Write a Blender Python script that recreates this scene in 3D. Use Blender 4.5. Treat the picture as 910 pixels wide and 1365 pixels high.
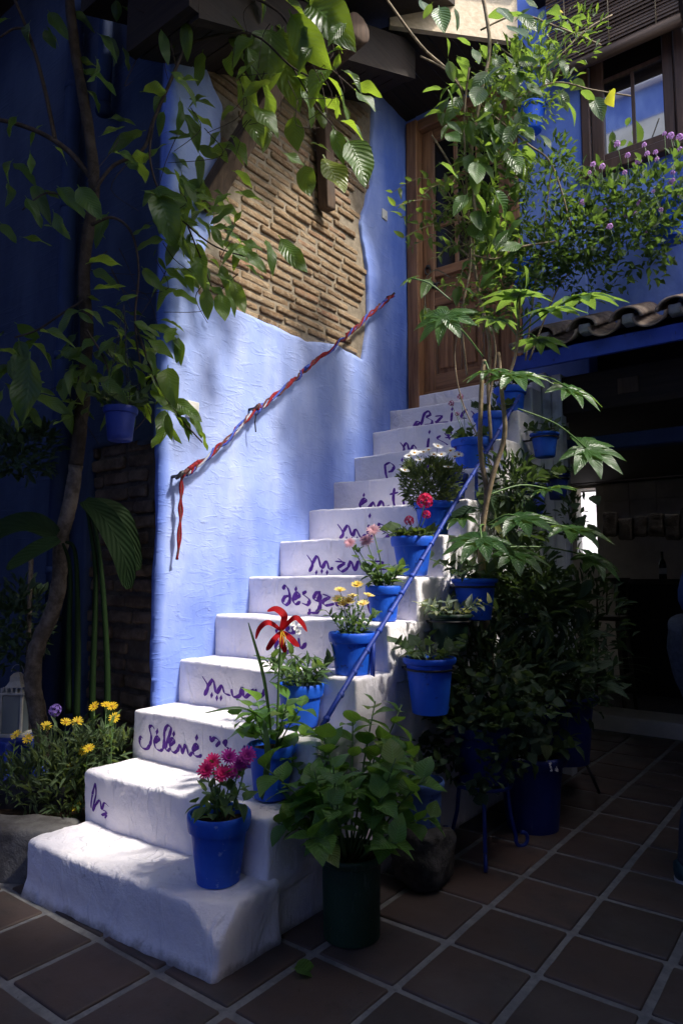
import bpy, bmesh, math, random
from mathutils import Vector, Matrix, noise, Quaternion
from mathutils.geometry import intersect_point_line
random.seed(11)
RAD = math.radians
# ------------------------------------------------------------------ camera, sky, sun, exposure
sc = bpy.context.scene
for o in list(bpy.data.objects): bpy.data.objects.remove(o)
COL = sc.collection
CAM = Vector((2.609, -2.138, 1.17)); YAW = RAD(37.5); PITCH = math.atan((768 - 682.5) / 910)
FH = Vector((-math.sin(YAW), math.cos(YAW), 0)); RT = Vector((math.cos(YAW), math.sin(YAW), 0)); ZV = Vector((0, 0, 1))
FW = FH * math.cos(PITCH) + ZV * math.sin(PITCH); UPV = ZV * math.cos(PITCH) - FH * math.sin(PITCH)
cd = bpy.data.cameras.new('camera'); cd.sensor_fit = 'VERTICAL'; cd.sensor_height = 36; cd.sensor_width = 24; cd.lens = 24.0
cd.clip_start = .05; cd.clip_end = 500
cam = bpy.data.objects.new('camera', cd); COL.objects.link(cam); sc.camera = cam
cam.matrix_world = Matrix((RT, UPV, -FW)).transposed().to_4x4(); cam.location = CAM
SUN = Vector((.60, .10, .79)).normalized()          # towards the sun: over the right-hand wing, almost square to the stair wall
w = bpy.data.worlds.new('World'); sc.world = w; w.use_nodes = True
nt = w.node_tree; sky = nt.nodes.new('ShaderNodeTexSky'); sky.sky_type = 'NISHITA'; sky.sun_disc = False; sky.dust_density = 3.0
sky.sun_elevation = math.asin(SUN.z); sky.sun_rotation = math.atan2(SUN.x, SUN.y)
nt.links.new(sky.outputs[0], nt.nodes['Background'].inputs[0]); nt.nodes['Background'].inputs[1].default_value = .15
sl = bpy.data.lights.new('sun', 'SUN'); sl.energy = 2.0; sl.angle = RAD(5); sl.color = (1, .95, .87)
so = bpy.data.objects.new('sun', sl); COL.objects.link(so); so.rotation_euler = SUN.to_track_quat('Z', 'Y').to_euler()
so.location = (3, 1, 9)
sc.view_settings.view_transform = 'Standard'; sc.view_settings.look = 'None'; sc.view_settings.gamma = 1
sc.view_settings.use_curve_mapping = False; sc.view_settings.exposure = 1.68
sc.render.engine = 'CYCLES'
cy = sc.cycles; cy.use_denoising = True; cy.max_bounces = 8; cy.diffuse_bounces = 5; cy.glossy_bounces = 3
cy.transmission_bounces = 4; cy.transparent_max_bounces = 6; cy.sample_clamp_indirect = 6; cy.caustics_reflective = False; cy.caustics_refractive = False

# ------------------------------------------------------------------ points from pixels of the photograph (910 x 1365)
def ray(x, y): return FW + RT * ((x - 455) / 910) + UPV * ((682.5 - y) / 910)
def on(x, y, ax, v):
    i = 'xyz'.index(ax); d = ray(x, y); return CAM + d * ((v - CAM[i]) / d[i])
def at(x, y, D): return CAM + ray(x, y) * D
def rnd(a, b): return random.uniform(a, b)

# ------------------------------------------------------------------ materials
MATS = {}
class NT:
    def __init__(s, name):
        s.m = bpy.data.materials.new(name); s.m.use_nodes = True; s.t = s.m.node_tree
        s.b = s.t.nodes['Principled BSDF']; s.out = s.t.nodes['Material Output']
        s.tc = s.n('ShaderNodeTexCoord'); MATS[name] = s.m
    def n(s, k, **kw):
        q = s.t.nodes.new(k)
        for a, b in kw.items(): setattr(q, a, b)
        return q
    def l(s, a, b): s.t.links.new(a, b)
    def map(s, src='Object', scale=(1, 1, 1), rot=(0, 0, 0)):
        g = s.n('ShaderNodeNewGeometry') if src == 'World' else None
        q = s.n('ShaderNodeMapping'); s.l(g.outputs['Position'] if g else s.tc.outputs[src], q.inputs[0])
        q.inputs['Scale'].default_value = scale; q.inputs['Rotation'].default_value = rot; return q.outputs[0]
    def noise(s, sc_, det=4, rough=.55, vec=None, dist=0):
        q = s.n('ShaderNodeTexNoise'); q.inputs['Scale'].default_value = sc_; q.inputs['Detail'].default_value = det
        q.inputs['Roughness'].default_value = rough; q.inputs['Distortion'].default_value = dist
        if vec: s.l(vec, q.inputs['Vector'])
        return q.outputs[0]
    def vor(s, sc_, vec=None, feat='F1'):
        q = s.n('ShaderNodeTexVoronoi'); q.inputs['Scale'].default_value = sc_; q.feature = feat
        if vec: s.l(vec, q.inputs['Vector'])
        return q.outputs[0]
    def ramp(s, f, stops):
        q = s.n('ShaderNodeValToRGB'); e = q.color_ramp.elements
        while len(e) < len(stops): e.new(.5)
        for i, (p, c) in enumerate(stops):
            e[i].position = p; e[i].color = (*c, 1) if len(c) == 3 else c
        s.l(f, q.inputs[0]); return q.outputs[0]
    def mix(s, f, a, b, mode='MIX'):
        q = s.n('ShaderNodeMix', data_type='RGBA', blend_type=mode)
        for v, i in ((f, 0), (a, 6), (b, 7)):
            if hasattr(v, 'is_linked'): s.l(v, q.inputs[i])
            else: q.inputs[i].default_value = v if i == 0 else (*v, 1)
        return q.outputs[2]
    def math(s, op, a, b=0., c=0.):
        q = s.n('ShaderNodeMath', operation=op)
        for v, i in ((a, 0), (b, 1), (c, 2)):
            if hasattr(v, 'is_linked'): s.l(v, q.inputs[i])
            else: q.inputs[i].default_value = v
        return q.outputs[0]
    def smooth(s, v, a, b):
        q = s.n('ShaderNodeMapRange', interpolation_type='SMOOTHSTEP'); s.l(v, q.inputs[0])
        q.inputs[1].default_value = a; q.inputs[2].default_value = b; return q.outputs[0]
    def bump(s, h, dist=.01, st=1., prev=None):
        q = s.n('ShaderNodeBump'); q.inputs['Strength'].default_value = st; q.inputs['Distance'].default_value = dist
        s.l(h, q.inputs['Height'])
        if prev: s.l(prev, q.inputs['Normal'])
        s.l(q.outputs[0], s.b.inputs['Normal']); return q.outputs[0]
    def col(s, c):
        if hasattr(c, 'is_linked'): s.l(c, s.b.inputs['Base Color'])
        else: s.b.inputs['Base Color'].default_value = (*c, 1)
    def set(s, rough=.6, spec=.5, metal=0):
        s.b.inputs['Roughness'].default_value = rough; s.b.inputs['Specular IOR Level'].default_value = spec; s.b.inputs['Metallic'].default_value = metal

def speckle(name, c1, c2, scale=12, rough=.7, bump=.002, spec=.4, c3=None, st=.7, metal=0):
    m = NT(name); v = m.map('World')
    f = m.noise(scale, 6, .65, v)
    c = m.mix(m.smooth(f, .35, .65), c1, c2)
    if c3: c = m.mix(m.smooth(m.noise(scale * 3.3, 5, .7, v), .62, .72), c, c3)
    m.col(c); m.set(rough, spec, metal)
    if bump: m.bump(m.noise(scale * 4, 5, .7, v), bump, st)
    return m.m

def plaster_mats():
    # blue lime wash on the stair wall: pale where it is worn, a stronger blue brushed along the steps, deeper blue towards the corner and the door
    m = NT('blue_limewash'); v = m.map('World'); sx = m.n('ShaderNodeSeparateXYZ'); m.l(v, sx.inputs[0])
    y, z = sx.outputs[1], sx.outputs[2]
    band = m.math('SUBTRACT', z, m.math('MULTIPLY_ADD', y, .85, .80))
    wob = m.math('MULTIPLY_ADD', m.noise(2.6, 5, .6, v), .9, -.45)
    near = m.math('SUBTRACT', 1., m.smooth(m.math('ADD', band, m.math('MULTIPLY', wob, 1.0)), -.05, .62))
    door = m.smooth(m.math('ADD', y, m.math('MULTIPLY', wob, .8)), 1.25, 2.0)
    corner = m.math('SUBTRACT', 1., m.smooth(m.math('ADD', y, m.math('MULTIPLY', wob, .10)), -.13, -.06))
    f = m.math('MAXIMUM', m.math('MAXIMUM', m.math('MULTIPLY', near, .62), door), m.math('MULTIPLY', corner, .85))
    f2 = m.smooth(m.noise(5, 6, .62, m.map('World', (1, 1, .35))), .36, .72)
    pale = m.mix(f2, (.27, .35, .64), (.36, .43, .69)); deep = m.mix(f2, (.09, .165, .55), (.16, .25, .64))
    c = m.mix(f, pale, deep); m.col(m.mix(m.math('SUBTRACT', 1., m.smooth(sx.outputs[0], -.075, -.045)), c, m.mix(f2, (.024, .036, .074), (.040, .056, .10)))); m.set(.82, .25)  # end face beyond the corner: its shade is painted in as darker blue
    vv = m.map('World', (1, 5, 16), (RAD(34), 0, 0)); v2 = m.map('World', (1, 6, 20), (RAD(-38), 0, 0))
    st1 = m.smooth(m.noise(1.5, 3, .5, vv, 1.2), .56, .66); st2 = m.smooth(m.noise(1.3, 3, .5, v2, 1.2), .58, .68)
    b = m.bump(m.noise(3.2, 4, .5, v), .03, .5); b = m.bump(m.math('ADD', st1, st2), .0028, .5, b)
    m.bump(m.noise(70, 4, .6, v), .0025, .5, b)
    m = NT('white_limewash'); v = m.map('World'); sx = m.n('ShaderNodeSeparateXYZ'); m.l(v, sx.inputs[0])
    c = m.mix(m.smooth(m.noise(4, 6, .65, v), .4, .68), (.84, .80, .81), (.74, .71, .76))
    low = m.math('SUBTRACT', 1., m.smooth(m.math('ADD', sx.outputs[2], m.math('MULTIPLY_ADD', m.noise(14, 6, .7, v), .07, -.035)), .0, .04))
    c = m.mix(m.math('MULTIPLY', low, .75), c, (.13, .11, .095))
    c = m.mix(m.math('MULTIPLY', m.smooth(m.noise(38, 5, .75, v), .66, .74), .35), c, (.30, .27, .25))
    c = m.mix(m.math('MULTIPLY', m.smooth(m.noise(6.5, 5, .6, m.map('World', (1, 1, 1), (0, 0, .6))), .60, .74), .28), c, (.40, .48, .76))
    gn = m.n('ShaderNodeNewGeometry'); nz = m.n('ShaderNodeSeparateXYZ'); m.l(gn.outputs['Normal'], nz.inputs[0])
    c = m.mix(m.math('MULTIPLY', m.math('MULTIPLY', m.smooth(nz.outputs[2], .5, .95), m.smooth(m.noise(9, 7, .72, v), .52, .74)), .30), c, (.46, .45, .47))
    c = m.mix(m.math('MULTIPLY', m.smooth(m.noise(2.2, 6, .7, m.map('World', (5, 5, 1))), .60, .78), .08), c, (.52, .50, .54))
    m.col(c); m.set(.85, .2)
    vs = m.map('World', (7, 7, 2.6), (RAD(20), RAD(28), 0)); s1 = m.smooth(m.noise(1.5, 3, .5, vs, .9), .50, .60)
    b = m.bump(m.noise(7, 6, .62, v), .012, .5); b = m.bump(s1, .0045, .7, b); b = m.bump(m.noise(34, 5, .65, v), .008, .6, b); m.bump(m.noise(150, 3, .6, v), .0015, .6, b)
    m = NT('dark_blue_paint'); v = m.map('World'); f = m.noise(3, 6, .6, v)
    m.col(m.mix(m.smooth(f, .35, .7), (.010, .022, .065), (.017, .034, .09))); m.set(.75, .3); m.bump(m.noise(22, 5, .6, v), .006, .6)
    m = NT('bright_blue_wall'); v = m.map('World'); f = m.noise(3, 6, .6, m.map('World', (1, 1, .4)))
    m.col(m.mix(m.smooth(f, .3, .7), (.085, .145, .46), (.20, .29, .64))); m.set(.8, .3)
    b = m.bump(m.noise(5, 4, .5, v), .03, .5); m.bump(m.noise(60, 5, .6, v), .003, .5, b)
plaster_mats()

def pot_mat(name, c1, c2, wear, worn=.66):
    m = NT(name); v = m.map('World'); c = m.mix(m.smooth(m.noise(9, 5, .6, v), .3, .75), c1, c2)
    c = m.mix(m.math('MULTIPLY', m.smooth(m.noise(24, 6, .7, v), worn, worn + .06), .8), c, wear)
    oi = m.n('ShaderNodeObjectInfo'); c = m.mix(m.math('MULTIPLY', oi.outputs['Random'], .30), c, tuple(x * .55 + .01 for x in c1))
    c = m.mix(m.math('MULTIPLY', m.smooth(m.noise(1, 6, .7, m.map('World', (34, 34, 7))), .56, .74), .48), c, tuple(x * .6 + .14 for x in c1))
    c = m.mix(m.math('MULTIPLY', m.smooth(m.noise(55, 4, .7, v), .68, .72), .7), c, (.20, .10, .06))
    m.col(c); m.l(m.math('MULTIPLY_ADD', m.noise(20, 4, .6, v), .3, .40), m.b.inputs['Roughness']); m.b.inputs['Specular IOR Level'].default_value = .4; b = m.bump(m.noise(16, 4, .5, v), .008, .45); m.bump(m.noise(90, 3, .6, v), .001, .4, b)
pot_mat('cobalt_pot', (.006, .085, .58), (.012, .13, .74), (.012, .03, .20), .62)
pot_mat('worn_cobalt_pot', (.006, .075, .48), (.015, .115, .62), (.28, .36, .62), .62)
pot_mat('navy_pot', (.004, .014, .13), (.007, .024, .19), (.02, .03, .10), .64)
pot_mat('faded_blue_pot', (.05, .10, .30), (.08, .15, .40), (.02, .03, .08), .60)
pot_mat('green_plastic', (.006, .030, .014), (.010, .045, .022), (.02, .05, .03), .7)
pot_mat('blue_iron', (.010, .035, .28), (.02, .06, .38), (.006, .01, .08), .62)
pot_mat('dark_blue_iron', (.008, .025, .20), (.012, .04, .28), (.03, .025, .03), .6)

def wood_mat(name, c1, c2, c3, axis, rough=.6, sc_=1):
    m = NT(name); s = [38 * sc_] * 3; s['xyz'.index(axis)] = 2.2 * sc_
    v = m.map('World', tuple(s)); f = m.noise(1, 7, .62, v, .4)
    c = m.mix(m.smooth(f, .3, .72), c1, c2); c = m.mix(m.smooth(m.noise(5, 5, .6, m.map('World')), .5, .72), c, c3)
    m.col(c); m.set(rough, .35); m.bump(f, .004, .7)
wood_mat('door_wood', (.15, .066, .032), (.37, .185, .088), (.22, .115, .065), 'z')
wood_mat('door_wood_cross', (.145, .064, .03), (.35, .175, .085), (.20, .11, .06), 'x')
wood_mat('window_wood', (.055, .026, .016), (.11, .055, .034), (.08, .04, .03), 'z', .5)
wood_mat('beam_wood', (.012, .008, .006), (.028, .018, .012), (.02, .015, .012), 'y', .8)
wood_mat('beam_wood_cross', (.013, .008, .006), (.030, .019, .012), (.02, .015, .012), 'x', .8)
wood_mat('old_timber', (.045, .028, .018), (.095, .06, .038), (.065, .048, .036), 'z', .85)
wood_mat('pale_board', (.42, .33, .21), (.58, .47, .32), (.50, .42, .30), 'x', .7)
wood_mat('blind_wood', (.06, .034, .020), (.11, .065, .04), (.08, .05, .03), 'x', .6)
wood_mat('white_board', (.50, .52, .56), (.66, .68, .72), (.30, .30, .32), 'z', .7)

def brick_mat():
    m = NT('old_brick'); v = m.map('World'); oi = m.n('ShaderNodeObjectInfo')
    c = m.ramp(oi.outputs['Random'], [(0, (.19, .12, .07)), (.3, (.34, .235, .14)), (.65, (.27, .18, .105)), (.85, (.42, .31, .195)), (1, (.25, .13, .08))])
    c = m.mix(m.smooth(m.noise(30, 6, .7, v), .45, .74), c, (.44, .355, .245)); c = m.mix(m.smooth(m.noise(60, 4, .7, v), .62, .76), c, (.12, .07, .045))
    m.col(c); m.set(.95, .1); b = m.bump(m.noise(30, 6, .7, v), .016, 1.); m.bump(m.noise(120, 4, .7, v), .004, .8, b)
brick_mat()
speckle('mortar', (.20, .165, .12), (.28, .235, .175), 25, .95, .006, .1)
speckle('dark_brick', (.075, .05, .034), (.14, .10, .07), 14, .95, .006, .1, (.05, .035, .028))
speckle('dark_mortar', (.06, .045, .035), (.10, .08, .062), 18, .95, .006, .1)
def tile_mat():
    m = NT('floor_tile'); v = m.map('World'); oi = m.n('ShaderNodeObjectInfo')
    c = m.ramp(oi.outputs['Random'], [(0, (.058, .043, .037)), (.35, (.086, .058, .048)), (.7, (.074, .055, .049)), (1, (.115, .074, .058))])
    c = m.mix(m.smooth(m.noise(5, 6, .65, v), .42, .75), c, (.060, .052, .050)); c = m.mix(m.math('MULTIPLY', m.smooth(m.noise(45, 4, .7, v), .66, .72), .6), c, (.012, .009, .008))
    c = m.mix(m.math('MULTIPLY', m.smooth(m.noise(130, 2, .5, v), .74, .78), .7), c, (.16, .15, .15))
    c = m.mix(m.math('MULTIPLY', m.smooth(m.noise(1.7, 6, .65, v), .5, .72), .45), c, (.125, .105, .095)); c = m.mix(m.math('MULTIPLY', m.smooth(m.noise(3.1, 7, .75, m.map('World', (1, 1.6, 1), (0, 0, .7))), .56, .70), .5), c, (.030, .024, .022))
    m.col(c); r = m.math('MULTIPLY_ADD', m.noise(8, 5, .6, v), .35, .38); m.l(r, m.b.inputs['Roughness']); m.b.inputs['Specular IOR Level'].default_value = .28
    b = m.bump(m.noise(9, 4, .5, v), .006, .4); m.bump(m.noise(120, 4, .6, v), .0012, .5, b)
tile_mat()
speckle('grout', (.15, .148, .150), (.22, .215, .21), 20, .92, .004, .15, (.03, .027, .025))
speckle('soil', (.018, .011, .007), (.05, .032, .02), 40, .95, .012, .1, (.09, .06, .04))
speckle('rock', (.035, .033, .032), (.09, .085, .08), 14, .9, .012, .25, (.16, .16, .15))
speckle('bark', (.07, .055, .042), (.15, .125, .10), 24, .9, .01, .15, (.045, .035, .028))
speckle('dark_bark', (.03, .022, .016), (.06, .045, .034), 24, .9, .008, .15)
speckle('stem_brown', (.15, .11, .06), (.26, .20, .12), 30, .7, .003, .3)
speckle('stem_green', (.06, .12, .03), (.10, .18, .05), 30, .5, .001, .4)
speckle('roof_tile', (.16, .12, .095), (.30, .24, .19), 16, .9, .006, .15, (.10, .10, .075))
speckle('lime_mortar', (.42, .39, .35), (.58, .55, .50), 20, .95, .006, .1)
speckle('rope_red', (.13, .008, .012), (.24, .016, .020), 90, .85, .002, .2)
speckle('rope_blue', (.03, .05, .26), (.06, .10, .40), 90, .85, .002, .2)
speckle('rope_white', (.26, .27, .32), (.36, .37, .42), 90, .85, .002, .2)
speckle('rope_brown', (.07, .03, .03), (.13, .05, .045), 90, .85, .002, .2)
speckle('black_iron', (.010, .010, .011), (.022, .02, .02), 40, .5, .001, .5)
speckle('cream_plastic', (.62, .60, .54), (.70, .68, .62), 10, .45, 0, .5)
speckle('purple_paint', (.075, .020, .20), (.13, .045, .30), 26, .8, 0, .15, (.34, .28, .50))
speckle('shade_wall', (.55, .52, .47), (.68, .64, .58), 4, .9, .006, .1)
speckle('stone_band', (.10, .085, .07), (.20, .17, .14), 9, .95, .02, .1)
speckle('bar_wood', (.018, .012, .009), (.035, .022, .016), 8, .6, .002, .3)
speckle('stool_wood', (.06, .045, .03), (.10, .075, .05), 12, .6, .002, .3)
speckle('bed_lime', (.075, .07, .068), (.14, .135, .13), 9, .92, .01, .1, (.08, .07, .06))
speckle('shade_sheet_cloth', (.22, .19, .15), (.30, .26, .2), 6, .9, .002, .1)
speckle('wing_paint', (.50, .48, .46), (.62, .60, .58), 4, .9, .004, .1)
speckle('lantern_white', (.26, .25, .22), (.34, .33, .30), 20, .6, .001, .3)
speckle('denim', (.10, .13, .19), (.16, .20, .28), 50, .9, .002, .1)
speckle('denim_grey', (.045, .05, .065), (.07, .078, .098), 50, .9, .002, .1)
speckle('shirt_blue', (.022, .042, .12), (.032, .058, .15), 30, .9, .002, .1)
speckle('skin', (.42, .24, .17), (.50, .30, .22), 30, .55, .001, .4)
speckle('hair', (.02, .013, .009), (.04, .026, .018), 60, .6, .003, .3)
speckle('shoe_teal', (.010, .035, .045), (.02, .06, .07), 30, .6, .001, .4)
speckle('shoe_sole', (.40, .42, .44), (.5, .52, .54), 30, .7, .001, .3)
speckle('bottle_glass', (.02, .03, .02), (.03, .04, .03), 5, .1, 0, .6)
def glass_mat():
    m = NT('window_glass'); m.col((.012, .012, .014)); m.set(.03, .5); m.b.inputs['IOR'].default_value = 6.0
    m = NT('door_glass'); m.col((.015, .013, .012)); m.set(.12, .5)
    m = NT('lantern_glass'); m.col((.10, .12, .13)); m.set(.15, .5)
glass_mat()

def leaf_mat(name, c1, c2, transl=.38, rough=.38, vein=.25, back=None, spec=.45, tcol=None):
    m = NT(name); oi = m.n('ShaderNodeObjectInfo'); g = m.n('ShaderNodeNewGeometry')
    v = m.map('World'); f = m.math('ADD', m.math('MULTIPLY', oi.outputs['Random'], .5), m.math('MULTIPLY', m.noise(9, 3, .6, v), .62))
    c = m.mix(m.smooth(f, .2, .85), c1, c2)
    if vein > .12: c = m.mix(m.math('MULTIPLY', m.smooth(oi.outputs['Random'], .90, .99), .55), c, (.16, .15, .02)); c = m.mix(m.math('MULTIPLY', m.smooth(m.noise(34, 4, .7, v), .68, .76), .5), c, (.07, .045, .015))
    uv = m.n('ShaderNodeSeparateXYZ'); m.l(m.tc.outputs['UV'], uv.inputs[0])
    u = m.math('ABSOLUTE', m.math('SUBTRACT', uv.outputs[0], .5))
    mid = m.math('SUBTRACT', 1., m.smooth(u, .0, .045))
    side = m.math('SINE', m.math('MULTIPLY', m.math('SUBTRACT', uv.outputs[1], m.math('MULTIPLY', u, .55)), 62.))
    sv = m.math('MULTIPLY', m.smooth(side, .72, 1.), .7)
    ve = m.math('MULTIPLY', m.math('MAXIMUM', mid, sv), vein)
    c = m.mix(ve, c, tuple(min(1, x * 2.6 + .02) for x in c2))
    if back: c = m.mix(g.outputs['Backfacing'], c, back)
    m.col(c); m.set(rough, spec); m.bump(m.math('ADD', side, mid), .0016, .6)
    t = m.n('ShaderNodeBsdfTranslucent'); ms = m.n('ShaderNodeMixShader'); ms.inputs[0].default_value = transl
    tc = tcol or (min(1, c2[0] * 3.0), min(1, c2[1] * 2.6), c2[2] * 1.2)
    m.l(m.mix(m.math('MULTIPLY', ve, .8), tc, tuple(x * .35 for x in tc)), t.inputs[0])
    m.l(m.b.outputs[0], ms.inputs[1]); m.l(t.outputs[0], ms.inputs[2]); m.l(ms.outputs[0], m.out.inputs[0])
leaf_mat('tree_leaf', (.022, .050, .014), (.055, .105, .022), .42, .36, .30, (.06, .10, .04), .4, (.30, .44, .03))
leaf_mat('vine_leaf', (.020, .055, .012), (.060, .125, .025), .40, .34, .22, None, .5, (.24, .38, .05))
leaf_mat('jasmine_leaf', (.035, .075, .018), (.085, .15, .035), .40, .4, .15)
leaf_mat('fatsia_leaf', (.022, .060, .020), (.050, .115, .030), .36, .30, .3, (.07, .12, .05), .55, (.26, .42, .06))
leaf_mat('hydrangea_leaf', (.040, .105, .022), (.095, .205, .040), .34, .36, .42, None, .5)
leaf_mat('pot_leaf', (.030, .070, .022), (.080, .150, .045), .32, .42, .3)
leaf_mat('geranium_leaf', (.018, .040, .014), (.045, .080, .022), .28, .5, .3)
leaf_mat('daisy_leaf', (.050, .085, .040), (.10, .15, .07), .28, .55, .1)
leaf_mat('shade_leaf', (.016, .036, .018), (.040, .075, .034), .28, .5, .2)
leaf_mat('variegated_leaf', (.05, .09, .05), (.30, .36, .28), .25, .4, .2)
leaf_mat('lantana_leaf', (.022, .052, .018), (.06, .115, .035), .34, .5, .2)
leaf_mat('blade_leaf', (.020, .055, .020), (.05, .10, .035), .28, .35, .1)
leaf_mat('banana_leaf', (.006, .015, .004), (.011, .026, .007), .10, .7, .06, None, .1)
leaf_mat('yellow_leaf', (.55, .42, .03), (.70, .55, .05), .4, .5, .1)
def petal(name, c1, c2, tr=.3):
    leaf_mat(name, c1, c2, tr, .6, .0, None, .2, c2)
petal('petal_red', (.42, .006, .012), (.60, .015, .02)); petal('petal_magenta', (.42, .01, .12), (.62, .03, .17)); petal('petal_purple', (.26, .015, .20), (.40, .04, .28))
petal('petal_pink', (.72, .38, .45), (.85, .60, .62)); petal('petal_yellow', (.72, .45, .02), (.85, .62, .05)); petal('petal_pale_yellow', (.75, .55, .08), (.88, .74, .30))
petal('petal_white', (.75, .75, .72), (.86, .86, .84)); petal('petal_crimson', (.48, .01, .05), (.62, .02, .10)); petal('petal_lilac', (.45, .20, .55), (.62, .34, .68)); petal('petal_wine', (.16, .012, .06), (.24, .02, .10))
petal('petal_violet', (.18, .10, .45), (.28, .18, .58))
speckle('flower_eye', (.40, .20, .02), (.55, .30, .03), 90, .8, .001, .2)

# ------------------------------------------------------------------ objects
WM = {}
def link(o, parent=None, M=None):
    COL.objects.link(o); M = M or Matrix.Identity(4)
    o.matrix_basis = M; WM[o.name] = M
    if parent is not None:
        o.parent = parent; o.matrix_parent_inverse = WM[parent.name].inverted()
    return o
def tag(o, label=None, cat=None, group=None, kind=None):
    for k, v in (('label', label), ('category', cat), ('group', group), ('kind', kind)):
        if v: o[k] = v
    return o
def thing(name, label, cat, loc, group=None):
    o = bpy.data.objects.new(name, None); o.empty_display_size = .1
    link(o, None, Matrix.Translation(loc)); return tag(o, label, cat, group)
class MB:
    def __init__(s): s.v = []; s.f = []; s.uv = {}
    def add(s, vs, fs):
        b = len(s.v); s.v += [tuple(p) for p in vs]; s.f += [tuple(i + b for i in q) for q in fs]; return s
    def box(s, a, b):
        (x0, y0, z0), (x1, y1, z1) = a, b
        return s.add([(x0, y0, z0), (x1, y0, z0), (x1, y1, z0), (x0, y1, z0), (x0, y0, z1), (x1, y0, z1), (x1, y1, z1), (x0, y1, z1)],
                     [(0, 3, 2, 1), (4, 5, 6, 7), (0, 1, 5, 4), (1, 2, 6, 5), (2, 3, 7, 6), (3, 0, 4, 7)])
    def obox(s, c, ax, ay, az):
        c, ax, ay, az = map(Vector, (c, ax, ay, az)); vs = []
        for k in (-1, 1):
            for i, j in ((-1, -1), (1, -1), (1, 1), (-1, 1)): vs.append(c + ax * i + ay * j + az * k)
        return s.add(vs, [(0, 3, 2, 1), (4, 5, 6, 7), (0, 1, 5, 4), (1, 2, 6, 5), (2, 3, 7, 6), (3, 0, 4, 7)])
    def tube(s, path, rad, n=8, cap=True, jit=0):
        P = [Vector(p) for p in path]; m = len(P)
        if not hasattr(rad, '__len__'): rad = [rad] * m
        t0 = (P[1] - P[0]).normalized(); a = t0.orthogonal().normalized(); vs = []; fs = []
        for i, p in enumerate(P):
            t = (P[min(i + 1, m - 1)] - P[max(i - 1, 0)]).normalized()
            a = (a - t * a.dot(t)).normalized(); b = t.cross(a)
            for k in range(n):
                q = 2 * math.pi * k / n; r = rad[i] * (1 + (rnd(-jit, jit) if jit else 0)); vs.append(p + (a * math.cos(q) + b * math.sin(q)) * r)
        for i in range(m - 1):
            for k in range(n): fs.append((i * n + k, i * n + (k + 1) % n, (i + 1) * n + (k + 1) % n, (i + 1) * n + k))
        if cap: fs += [tuple(range(n - 1, -1, -1)), tuple((m - 1) * n + k for k in range(n))]
        return s.add(vs, fs)
    def lathe(s, prof, c=(0, 0, 0), n=24, wob=0):
        vs = []; fs = []; cx, cy_, cz = c
        for r, z in prof:
            for k in range(n):
                q = 2 * math.pi * k / n; rr = r * (1 + wob * math.sin(3 * q + z * 20)); vs.append((cx + rr * math.cos(q), cy_ + rr * math.sin(q), cz + z))
        for i in range(len(prof) - 1):
            for k in range(n): fs.append((i * n + k, i * n + (k + 1) % n, (i + 1) * n + (k + 1) % n, (i + 1) * n + k))
        if prof[0][0] > 1e-4: fs.append(tuple(range(n - 1, -1, -1)))
        if prof[-1][0] > 1e-4: fs.append(tuple((len(prof) - 1) * n + k for k in range(n)))
        return s.add(vs, fs)
    def mesh(s, name, mat, smooth=True):
        me = bpy.data.meshes.new(name); me.from_pydata(s.v, [], s.f)
        if mat: me.materials.append(MATS[mat])
        if smooth: me.polygons.foreach_set('use_smooth', [True] * len(me.polygons))
        if s.uv:
            ul = me.uv_layers.new(name='UVMap')
            for lp in me.loops: ul.data[lp.index].uv = s.uv.get(lp.vertex_index, (.5, .5))
        me.update(); return me
    def build(s, name, mat, parent=None, smooth=True, M=None, auto=None):
        me = s.mesh(name, mat, smooth); o = bpy.data.objects.new(name, me)
        if smooth and auto is not None:
            bm = bmesh.new(); bm.from_mesh(me)
            for e in bm.edges: e.smooth = e.calc_face_angle(0) < RAD(auto)
            bm.to_mesh(me); bm.free()
        return link(o, parent, M)
def bevel_mesh(me, wd, seg=1):
    bm = bmesh.new(); bm.from_mesh(me); bmesh.ops.bevel(bm, geom=bm.edges[:], offset=wd, segments=seg, affect='EDGES', profile=.5); bm.to_mesh(me); bm.free(); return me
def bbox(name, a, b, mat, parent=None, bev=.004, seg=1):
    o = MB().box(a, b).build(name, mat, parent, smooth=False); bevel_mesh(o.data, bev, seg); return o
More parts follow.
